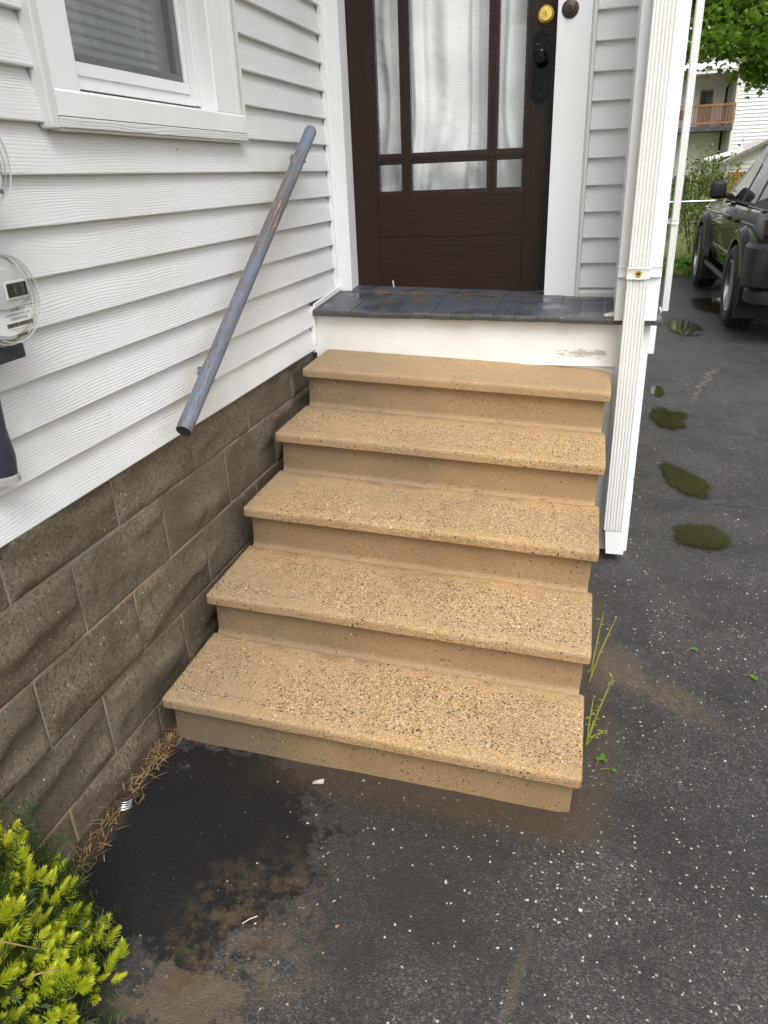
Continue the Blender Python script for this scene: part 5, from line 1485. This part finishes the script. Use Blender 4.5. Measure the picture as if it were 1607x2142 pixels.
# wheels
def wheel(x, y, sg):
    w = part('wheel', None, car) if False else link(bpy.data.objects.new('wheel', None))
    w.parent = car; w.location = (x, y, AXZ)
    TR, TW = 0.365, 0.125
    mb = MB()
    prof = [(0.235, -TW * 0.85), (0.28, -TW), (0.33, -TW), (0.352, -TW * 0.85), (TR, -TW * 0.6), (TR, TW * 0.6), (0.352, TW * 0.85), (0.33, TW), (0.28, TW), (0.235, TW * 0.85)]
    mb.lathe(prof, 48, 'x', closed=True)
    for k in range(48):
        for off in (-0.075, -0.025, 0.03, 0.08):
            t = 2 * math.pi * (k + (0.5 if off > 0 else 0)) / 48
            c, s_ = math.cos(t), math.sin(t)
            vs = []
            for (da, dr) in ((-0.011, TR - 0.004), (0.011, TR - 0.004), (0.009, TR + 0.007), (-0.009, TR + 0.007)):
                tt = t + da / TR
                for dx in (off - 0.02, off + 0.02):
                    vs.append((dx, dr * math.cos(tt), dr * math.sin(tt)))
            mb.add(vs, [(0, 2, 3, 1), (2, 4, 5, 3), (4, 6, 7, 5), (6, 0, 1, 7), (0, 6, 4, 2), (1, 3, 5, 7)])
    part('tyre', mb.mesh('tyre', CAR_RUBBER, 0.5, clean=False), w)
    mb = MB()
    f = sg
    mb.lathe([(0.238, f * TW * 0.9), (0.225, f * TW * 0.92), (0.215, f * TW * 0.55), (0.205, f * TW * 0.2), (0.205, -f * TW * 0.6)], 40, 'x')
    mb.lathe([(0.062, f * TW * 0.2), (0.060, f * TW * 0.62), (0.045, f * TW * 0.68), (0, f * TW * 0.68)], 20, 'x')
    for k in range(6):
        t = 2 * math.pi * k / 6 + 0.2
        d = Vector((0, math.cos(t), math.sin(t))); e = Vector((0, -math.sin(t), math.cos(t)))
        vs = []
        for rad, wd, xx in ((0.045, 0.036, 0.60), (0.13, 0.034, 0.55), (0.218, 0.046, 0.72)):
            for sgn in (-1, 1):
                vs.append(tuple(d * rad + e * wd * sgn + Vector((f * TW * xx, 0, 0))))
                vs.append(tuple(d * rad + e * wd * 0.8 * sgn + Vector((f * TW * (xx - 0.30), 0, 0))))
        mb.add(vs, [(0, 2, 6, 4), (4, 6, 10, 8), (1, 5, 7, 3), (5, 9, 11, 7), (0, 4, 5, 1), (4, 8, 9, 5), (2, 3, 7, 6), (6, 7, 11, 10)])
    part('rim', mb.mesh('rim', CAR_ALLOY, 0.5, clean=False), w)
    mb = MB(); mb.lathe([(0, 0.0), (0.2, 0.0), (0.2, 0.01)], 24, 'x', (-f * 0.03, 0, 0))
    part('brake_disc', mb.mesh('brake_disc', RUST), w)
for y in (RA, FA):
    wheel(0.105, y, -1); wheel(W_ - 0.105, y, 1)
mb = MB(); mb.box(0.22, W_ - 0.22, 0.25, 4.3, 0.24, 0.42)
part('underbody', mb.mesh('underbody', BLACK), car)
# rear bumper wrapping the corner, with step recess
mb = MB()
path = [(0.035, 0.40), (0.0, 0.30), (-0.01, 0.10), (0.02, -0.03), (0.10, -0.10), (0.35, -0.13), (W_ / 2, -0.14), (W_ - 0.35, -0.13), (W_ - 0.10, -0.10), (W_ - 0.02, -0.03), (W_ + 0.01, 0.10), (W_, 0.30), (W_ - 0.035, 0.40)]
def wrap(z0, z1, inset, ch=0.02):
    vs = []
    cxp, cyp = W_ / 2, 0.5
    for (x, y) in path:
        dx, dy = cxp - x, cyp - y
        l = math.hypot(dx, dy); ux, uy = dx / l, dy / l
        for (z, i_) in ((z0 + ch * 0.4, inset + ch), (z0 + ch, inset), (z1 - ch, inset), (z1, inset + ch), (z1, inset + 0.16)):
            vs.append((x + ux * i_, y + uy * i_, z))
    q = 5
    mb.add(vs, [(i * q + k, i * q + k + 1, (i + 1) * q + k + 1, (i + 1) * q + k) for i in range(len(path) - 1) for k in range(q - 1)])
wrap(0.44, 0.80, 0.0, 0.03)
part('rear_bumper', mb.mesh('rear_bumper', CAR_PLASTIC, 0.7), car)
mb = MB(); wrap(0.30, 0.452, 0.035, 0.03)
part('bumper_skirt', mb.mesh('bumper_skirt', CAR_PLASTIC, 0.7), car)
mb = MB(); mb.box(0.16, 0.42, -0.150, -0.10, 0.60, 0.74, 0.015)
part('step_recess', mb.mesh('step_recess', BLACK), car)
mb = MB(); mb.box(0.14, 0.46, -0.20, -0.11, 0.575, 0.605, 0.01); mb.box(0.13, 0.15, -0.175, -0.11, 0.58, 0.75, 0.006); mb.box(0.13, 0.47, -0.165, -0.11, 0.745, 0.765, 0.006)
part('bumper_step', mb.mesh('bumper_step', CAR_PLASTIC), car)
mb = MB(); mb.box(0.08, 0.21, 0.035, 0.09, 0.86, 1.00, 0.012)
part('tail_lamp', mb.mesh('tail_lamp', CAR_LAMP), car)
mb = MB(); mb.box(W_ - 0.21, W_ - 0.08, 0.035, 0.09, 0.86, 1.00, 0.012)
part('tail_lamp', mb.mesh('tail_lamp', CAR_LAMP), car)
# door seams, handles, rub strip, sill, mirror
def sx_(z):
    h = ring(2.0)
    for (x0, z0), (x1, z1) in zip(h, h[1:]):
        if z0 <= z <= z1: return x0 + (x1 - x0) * (z - z0) / (z1 - z0 + 1e-9)
    return 0.05
for y in (1.25, 1.67, 2.72):
    mb = MB()
    zs_ = np.linspace(0.46, 1.0, 8)
    vs = []
    for z in zs_: vs += [(sx_(z) - 0.002, y, z), (sx_(z) - 0.002, y + 0.012, z)]
    mb.add([(a, b, c) for a, b, c in vs], [(2 * i, 2 * i + 1, 2 * i + 3, 2 * i + 2) for i in range(7)])
    part('door_seam', mb.mesh('door_seam', BLACK), car)
for y in (1.30, 1.76):
    mb = MB(); mb.box(0.035, 0.075, y, y + 0.20, 0.895, 0.925, 0.01)
    part('door_handle', mb.mesh('door_handle', BLACK), car)
mb = MB(); mb.box(0.034, 0.07, 1.24, 2.70, 0.565, 0.60, 0.006)
part('rub_strip', mb.mesh('rub_strip', CAR), car)
mb = MB(); mb.tube([(0.06, 1.24, 0.36), (0.04, 1.4, 0.35), (0.04, 2.9, 0.35), (0.06, 3.05, 0.36)], 0.03, 10)
part('side_step', mb.mesh('side_step', BLACK, 0.8), car)
mb = MB(); mb.box(-0.075, 0.085, 2.42, 2.55, 1.07, 1.25, 0.035, 3); mb.box(0.07, 0.19, 2.46, 2.53, 1.07, 1.12, 0.01)
part('mirror', mb.mesh('mirror', BLACK, 0.6), car)
mb = MB(); mb.box(0.20, 0.48, 4.36, 4.43, 0.72, 0.86, 0.02); mb.box(W_ - 0.48, W_ - 0.20, 4.36, 4.43, 0.72, 0.88, 0.02)
part('headlight', mb.mesh('headlight', CAR_GLASS), car)

# ------------------------------------------------------------------ chain link fence, plants and shrub behind it
FY = 8.35
fence = thing('chain_link_fence', 'galvanised chain link fence across the end of the drive', 'fence', (0, FY, 0.05))
FT = 0.945
mb = MB(); mb.tube([(0.6, 0, FT), (7.0, 0, FT + 0.02)], 0.021, 10)
part('top_rail', mb.mesh('top_rail', STEEL, 0.8), fence)
for x in (0.9, 3.4, 5.9):
    part('post', MB().tube([(x, 0.02, -0.2), (x, 0.02, FT + 0.05)], 0.027, 10).mesh('post', STEEL, 0.8), fence)
for x in (2.30, 2.62, 3.0):
    part('tie_wire', MB().tube([(x, -0.026, FT - 0.06), (x, -0.026, FT + 0.01), (x, 0.0, FT + 0.028)], 0.004, 5).mesh('tie_wire', CHROME), fence)
V, F = [], []
sp = 0.075
def wire(p, q, r=0.0021):
    d = (Vector(q) - Vector(p)); s_ = Vector((d.z, 0, -d.x)).normalized() * r; t_ = Vector((0, r, 0))
    b = len(V)
    for a in (Vector(p), Vector(q)): V.extend([a + s_, a - s_ * 0.5 + t_, a - s_ * 0.5 - t_])
    F.extend([(b, b + 1, b + 4, b + 3), (b + 1, b + 2, b + 5, b + 4), (b + 2, b, b + 3, b + 5)])
x = 0.6
while x < 6.4:
    wire((x, -0.006, 0.0), (x + FT * 0.8, -0.006, FT)); wire((x + FT * 0.8, 0.006, 0.0), (x, 0.006, FT)); x += sp
ml = part('wire_mesh', quick('wire_mesh', V, F, plain('dull_fence_wire', (0.16, 0.14, 0.10), 0.6, 0.3, 10)), fence)
ml['kind'] = 'stuff'

def clump(name, label, cat, x, y, z, rad, h, n, mat, lw, ll, seed, grp=None):
    t = thing(name, label, cat, (x, y, z), group=grp)
    r = random.Random(seed)
    V, F = [], []
    for k in range(n):
        a = r.uniform(0, 6.28)
        base = Vector((r.gauss(0, rad * 0.35), r.gauss(0, rad * 0.35), 0))
        up_ = r.uniform(0.35, 1.0)
        p = base + Vector((math.cos(a) * rad * 0.25, math.sin(a) * rad * 0.25, h * up_ * 0.7))
        d = Vector((math.cos(a), math.sin(a), r.uniform(0.1, 0.9))).normalized() * ll * r.uniform(0.7, 1.2)
        leaf_blade(p, d, lw * r.uniform(0.7, 1.1), V, F, droop=0.35)
        b = len(V)
        V += [base, base + Vector((0.006, 0.0, 0)), p]
        F += [(b, b + 1, b + 2)]
    part('foliage', quick('foliage', V, F, mat), t)
    return t
for k, (x, y) in enumerate(((1.75, 8.15), (2.12, 8.2), (2.42, 8.12), (2.8, 8.2), (3.3, 8.2), (3.8, 8.15))):
    lab = ['broad leaved green plant at the fence foot, hidden behind the house corner', 'broad leaved green plant at the fence foot next to the far downspout', 'broad leaved green plant at the fence foot beside the front tyre',
           'broad leaved green plant at the fence foot behind the front wheel', 'broad leaved green plant at the fence foot ahead of the car', 'broad leaved green plant at the fence foot by the far side of the car'][k]
    clump('leafy_plant', lab, 'plant', x, y, 0.045, 0.22, 0.36, 80, HOSTA, 0.028, 0.15, 60 + k, 'leafy plants along the chain link fence')

def leaf_cloud(n, fn, size, seed, lobes=1, flat=0.5):
    r = np.random.default_rng(seed)
    V, F = [], []
    P = fn(n, r)
    n = len(P)
    nrm = r.normal(size=(n, 3)); nrm[:, 2] += flat
    nrm /= np.linalg.norm(nrm, axis=1)[:, None]
    t = np.cross(nrm, r.normal(size=(n, 3))); t /= np.linalg.norm(t, axis=1)[:, None]
    bt = np.cross(nrm, t)
    s = size * r.uniform(0.6, 1.25, n)[:, None]
    if lobes == 1:
        pts = [(0, -0.5), (0.32, 0.0), (0, 0.6), (-0.32, 0.0)]
    else:       # five pointed maple leaf
        pts = [(0, -0.45), (0.18, -0.25), (0.55, -0.2), (0.36, 0.05), (0.5, 0.38), (0.2, 0.25), (0, 0.6), (-0.2, 0.25), (-0.5, 0.38), (-0.36, 0.05), (-0.55, -0.2), (-0.18, -0.25)]
    k = len(pts)
    arr = np.empty((n, k, 3))
    for q, (a, b) in enumerate(pts):
        bend = nrm * (-(abs(a) * 0.25)) * s
        arr[:, q] = P + t * a * s + bt * b * s + bend
    V = arr.reshape(-1, 3)
    F = (np.arange(n)[:, None] * k + np.arange(k)[None, :])
    return V.tolist(), [tuple(f) for f in F.tolist()]
def shrub(label, x, y, z, rx, ry, h, n, mats, seed, size):
    t = thing('shrub', label, 'shrub', (x, y, z), group='shrubs beyond the chain link fence')
    r0 = random.Random(seed)
    cl = [(r0.gauss(0, rx * 0.45), r0.gauss(0, ry * 0.4), h * r0.uniform(0.3, 0.95), r0.uniform(0.14, 0.26)) for _ in range(16)]
    mb = MB()
    for c in cl: mb.tube([(c[0] * 0.15, c[1] * 0.15, 0), (c[0] * 0.6, c[1] * 0.6, c[2] * 0.6), (c[0], c[1], c[2])], [0.012, 0.008, 0.004], 5)
    part('stem', mb.mesh('stem', BARK, 0.8), t)
    def fn(n_, r):
        i_ = r.integers(0, len(cl), n_)
        c = np.array([q[:3] for q in cl])[i_]; rad = np.array([q[3] for q in cl])[i_][:, None]
        return c + r.normal(size=(n_, 3)) * rad * 0.6
    V, F = leaf_cloud(n, fn, size, seed)
    f = part('foliage', quick('foliage', V, F, mats[0]), t)
    V, F = leaf_cloud(n // 3, lambda n_, r: fn(n_, r) * np.array([1, 1, 0.75]), size * 1.2, seed + 1)
    part('young_foliage', quick('young_foliage', V, F, mats[1]), t)
shrub('olive green shrub just behind the fence beside the far downspout', 2.62, 9.7, 0.05, 0.42, 0.4, 1.55, 1500, (SHRUB, SHRUB2), 3, 0.055)
shrub('dark twiggy shrub behind the fence left of the far downspout', 1.85, 9.9, 0.05, 0.5, 0.4, 1.3, 1300, (SHRUB, SHRUB), 8, 0.055)
clump('low_bush', 'low fresh green bush at the fence in front of the olive shrub', 'bush', 2.42, 8.8, 0.05, 0.28, 0.62, 70, SHRUB2, 0.022, 0.10, 91)

# ------------------------------------------------------------------ maple tree
tree = thing('maple_tree', 'large green maple overhanging the far yard from the right', 'tree', (9.2, 22.5, -0.1))
mb = MB(); mb.tube([(0, 0, 0), (0.05, 0, 2.0), (-0.1, 0.1, 4.5), (0.1, 0, 8.0), (0, 0, 11.0)], [0.34, 0.28, 0.22, 0.13, 0.04], 12)
part('trunk', mb.mesh('trunk', BARK, 0.8), tree)
tips = []
rt = random.Random(12)
for k in range(16):
    a = math.radians(140 + 120 * k / 15) if k < 10 else rt.uniform(0, 6.28)
    z0 = rt.uniform(2.6, 7.5)
    ln = rt.uniform(3.6, 5.4)
    e = Vector((math.cos(a) * ln, math.sin(a) * ln * 0.7, z0 + rt.uniform(0.0, 2.2)))
    mid = Vector((math.cos(a) * ln * 0.5, math.sin(a) * ln * 0.35, z0 + 1.1))
    mb = MB(); mb.tube([(0, 0, z0), mid, e], [0.09, 0.05, 0.015], 7)
    part('limb', mb.mesh('limb', BARK, 0.8), tree)
    tips += [mid.lerp(e, q) for q in (0.0, 0.35, 0.7, 1.0)]
def crown(n_, r):
    cen = []
    for tp in tips:
        for _ in range(7): cen.append(np.array(tp) + r.normal(size=3) * np.array([0.75, 0.6, 0.55]))
    # drooping boughs that hang into the picture at the top right
    for (x, y, z, rad) in ((-5.95, -0.6, 5.0, 0.8), (-5.5, -0.4, 6.2, 0.9), (-4.7, -0.5, 5.3, 0.75), (-4.9, -0.2, 7.2, 1.1), (-5.8, 0.2, 7.4, 1.0), (-3.8, -0.4, 5.6, 0.8), (-3.9, 0.0, 4.5, 0.55), (-4.15, -0.6, 3.95, 0.50), (-3.55, -0.6, 3.75, 0.45), (-3.0, -0.5, 4.2, 0.6), (-3.2, -0.2, 5.6, 0.8), (-5.9, -0.3, 4.45, 0.45), (-5.2, -0.5, 4.55, 0.45), (-4.0, 0, 8.2, 1.3), (-2.5, 0, 7.2, 1.3), (-5.2, 0.2, 9.0, 1.2)):
        for _ in range(9): cen.append(np.array((x, y, z)) + r.normal(size=3) * rad * np.array([0.42, 0.42, 0.36]))
    cen = np.array(cen)
    i_ = r.integers(0, len(cen), n_)
    P = cen[i_] + r.normal(size=(n_, 3)) * np.array([0.24, 0.24, 0.13])
    return P[P[:, 2] > np.where(P[:, 0] < -4.6, 4.2, 3.5) + 0.18 * r.normal(size=len(P))]
V, F = leaf_cloud(19000, crown, 0.165, 21, 5, 0.9)
part('crown', quick('crown', V, F, MAPLE), tree)
def upper(n_, r):
    c = np.array([(-5.0, 0.3, 9.5), (-3.6, 0.5, 11.0), (-2.2, 0.3, 12.5), (-5.8, 0.8, 7.9), (-4.6, 1.0, 8.6), (-0.5, 0.5, 12.5), (-3.0, 1.0, 9.2), (-1.2, 0.4, 10.2), (1.5, 0.5, 11.5), (3.0, 0.3, 9.5), (-6.2, 0.8, 6.6)])
    return c[r.integers(0, len(c), n_)] + r.normal(size=(n_, 3)) * np.array([0.85, 0.8, 0.8])
V, F = leaf_cloud(13000, upper, 0.34, 22, 5, 0.9)
part('upper_crown', quick('upper_crown', V, F, MAPLE), tree)

# ------------------------------------------------------------------ far yard: pickets, gate, shed, canopy, apartment house
pf = thing('picket_fence', 'dark weathered wooden picket fence in front of the far house', 'fence', (0, 30.0, -0.35))
pk = MB().extrude([(-0.058, 0), (0.058, 0), (0.058, 1.36), (0.0, 1.50), (-0.058, 1.36)], 'y', -0.01, 0.01).mesh('picket', PICKET)
x = 3.2
k = 0
while x < 5.62:
    o = part('picket', pk, pf, (x, 0, rt.uniform(-0.05, 0.04)), (0, rt.uniform(-0.02, 0.02), 0))
    x += 0.132; k += 1
part('rail', MB().box(3.1, 5.7, 0.012, 0.05, 0.4, 0.48).box(3.1, 5.7, 0.012, 0.05, 1.05, 1.13).mesh('rail', PICKET), pf)
gate = thing('board_fence', 'fresh orange cedar board fence panel beside the dark pickets', 'fence', (5.75, 30.0, -0.35))
bd = MB().box(0, 0.135, -0.012, 0.012, 0, 1.50, 0.003).mesh('board', CEDAR)
for k in range(14): part('board', bd, gate, (0.14 * k, 0, rt.uniform(-0.015, 0.015)))

shed = thing('shed', 'small cream sided shed with a pale gabled roof beyond the car', 'shed', (7.80, 35.0, -0.7))
mb = MB(); mb.extrude([(-1.42, 0), (1.42, 0), (1.42, 2.24), (0, 2.90), (-1.42, 2.24)], 'y', 0.02, 3.0)
part('wall', mb.mesh('wall', SHED_WALL), shed)
for k in range(14):
    z = 0.2 + 0.19 * k
    hw = 1.40 if z < 2.2 else 1.40 * max(0.05, (2.88 - z) / 0.66)
    if z > 2.8: break
    part('siding_board', MB().extrude([(0.02, z), (-0.012, z), (0.015, z + 0.19)], 'x', -hw, hw).mesh('siding_board', SHED_WALL), shed)
part('corner_board', MB().box(-1.45, -1.30, -0.03, 0.03, 0, 2.22).mesh('corner_board', FAR_SIDING), shed)
for sg in (-1, 1):
    mb = MB(); mb.add([(0, -0.28, 3.02), (sg * 1.68, -0.28, 2.22), (sg * 1.68, 3.2, 2.22), (0, 3.2, 3.02), (0, -0.28, 2.93), (sg * 1.68, -0.28, 2.13), (sg * 1.68, 3.2, 2.13), (0, 3.2, 2.93)], [(0, 1, 2, 3), (4, 7, 6, 5), (0, 4, 5, 1), (1, 5, 6, 2), (2, 6, 7, 3), (3, 7, 4, 0)])
    part('roof', mb.mesh('roof', ROOF_PALE), shed)
    mb = MB(); mb.add([(0, -0.30, 3.0), (sg * 1.70, -0.30, 2.19), (sg * 1.70, -0.30, 2.05), (0, -0.30, 2.86), (0, -0.285, 3.0), (sg * 1.70, -0.285, 2.19), (sg * 1.70, -0.285, 2.05), (0, -0.285, 2.86)], [(0, 1, 2, 3), (4, 7, 6, 5), (0, 4, 5, 1), (1, 5, 6, 2), (2, 6, 7, 3), (3, 7, 4, 0)])
    part('barge_board', mb.mesh('barge_board', plain('grey_barge_board', (0.22, 0.20, 0.18), 0.6)), shed)
can = thing('canopy', 'white sloping canopy on dark posts left of the shed', 'canopy', (5.9, 36.5, -0.7))
mb = MB(); mb.add([(-0.25, -1.0, 2.30), (1.3, -1.0, 2.68), (1.3, 1.2, 2.78), (-0.25, 1.2, 2.40), (-0.25, -1.0, 2.25), (1.3, -1.0, 2.63), (1.3, 1.2, 2.73), (-0.25, 1.2, 2.35)], [(0, 1, 2, 3), (4, 7, 6, 5), (0, 4, 5, 1), (1, 5, 6, 2), (2, 6, 7, 3), (3, 7, 4, 0)])
part('roof', mb.mesh('roof', FAR_SIDING), can)
for x in (-0.05, 0.15): part('post', MB().box(x, x + 0.07, -0.9, -0.83, 0, 2.3).mesh('post', BLACK), can)

apt = thing('apartment_house', 'big white clapboard house with a reddish railed balcony far behind', 'house', (0, 47.0, -1.0))
def far_wall(x0, x1, yf, z0, z1, mat, pitch=0.19):
    w = part('wall', MB().box(x0, x1, yf, yf + 0.3, z0, z1).mesh('wall', mat), apt)
    mb = MB()
    z = z0
    while z < z1 - 0.02:
        mb.extrude([(yf + 0.01, z), (yf - 0.045, z), (yf - 0.004, z + pitch), (yf + 0.01, z + pitch)], 'x', x0, x1)
        z += pitch
    s_ = part('siding', mb.mesh('siding', mat, clean=False), w)
    s_['kind'] = 'stuff'
    return w
far_wall(8.02, 16.0, 0.0, 0.0, 13.0, FAR_SIDING)
far_wall(-4.0, 8.02, 2.2, 0.0, 7.0, FAR_CREAM, 0.17)
far_wall(-1.0, 8.02, 0.35, 7.08, 13.0, FAR_SIDING)
part('corner_board', MB().box(7.93, 8.06, -0.06, 2.2, 0.0, 13.0).mesh('corner_board', FAR_TRIM), apt)
part('fascia', MB().box(3.0, 8.0, -0.25, -0.15, 7.0, 7.18).mesh('fascia', FAR_SIDING), apt)
part('porch_roof', MB().box(3.0, 8.0, -0.15, 2.2, 7.02, 7.10).mesh('porch_roof', FAR_TRIM), apt)
part('porch_roof', quick('porch_roof', [(3.0, -0.3, 7.19), (8.0, -0.3, 7.19), (8.0, 0.36, 7.55), (3.0, 0.36, 7.55)], [(0, 1, 2, 3)], FAR_SIDING), apt)
bal = part('balcony', MB().box(3.0, 7.98, -0.1, 2.2, 4.15, 4.42).mesh('balcony', GREY_WOOD), apt)
part('rail', MB().box(3.0, 8.0, -0.12, 0.02, 5.40, 5.50).mesh('rail', RED_WOOD), bal)
part('rail', MB().box(3.0, 8.0, -0.12, 0.02, 4.50, 4.60).mesh('rail', RED_WOOD), bal)
bl = MB().box(-0.022, 0.022, -0.07, -0.03, 4.6, 5.40).mesh('baluster', RED_WOOD)
for k in range(36): part('baluster', bl, bal, (3.1 + 0.14 * k, 0, 0))
part('post', MB().box(7.84, 7.96, -0.10, 0.02, 4.4, 5.55).mesh('post', RED_WOOD), bal)
adoor = part('door', MB().box(6.26, 7.02, 2.10, 2.20, 4.42, 6.42).mesh('door', FAR_DOOR), apt)
part('frame', MB().box(6.12, 6.26, 2.04, 2.2, 4.42, 6.60).box(7.02, 7.16, 2.04, 2.2, 4.42, 6.60).box(6.12, 7.16, 2.05, 2.2, 6.42, 6.60).mesh('frame', FAR_TRIM), adoor)
for x in (6.34, 6.66):
    for z in (5.66, 6.00): part('pane', MB().box(x, x + 0.29, 2.07, 2.10, z, z + 0.31).mesh('pane', FAR_GLASS), adoor)
aw = part('window', MB().box(6.10, 6.92, 0.22, 0.35, 8.80, 10.4).mesh('window', FAR_SIDING), apt)
for z in (8.9, 9.35, 9.85): part('pane', MB().box(6.2, 6.76, 0.19, 0.24, z, z + 0.42).mesh('pane', FAR_GLASS), aw)
part('window', MB().box(4.9, 5.6, 2.1, 2.2, 4.9, 5.4).mesh('window', RED_WOOD), apt)
part('downpipe', MB().tube([(7.75, -0.2, 7.0), (7.7, 0.5, 6.6), (7.7, 2.05, 6.4), (7.7, 2.05, 0.2)], 0.06, 8).mesh('downpipe', BLACK), apt)
part('roof', MB().box(-4.5, 16.5, -0.5, 9.0, 13.0, 13.4).mesh('roof', ROOF_PALE), apt)
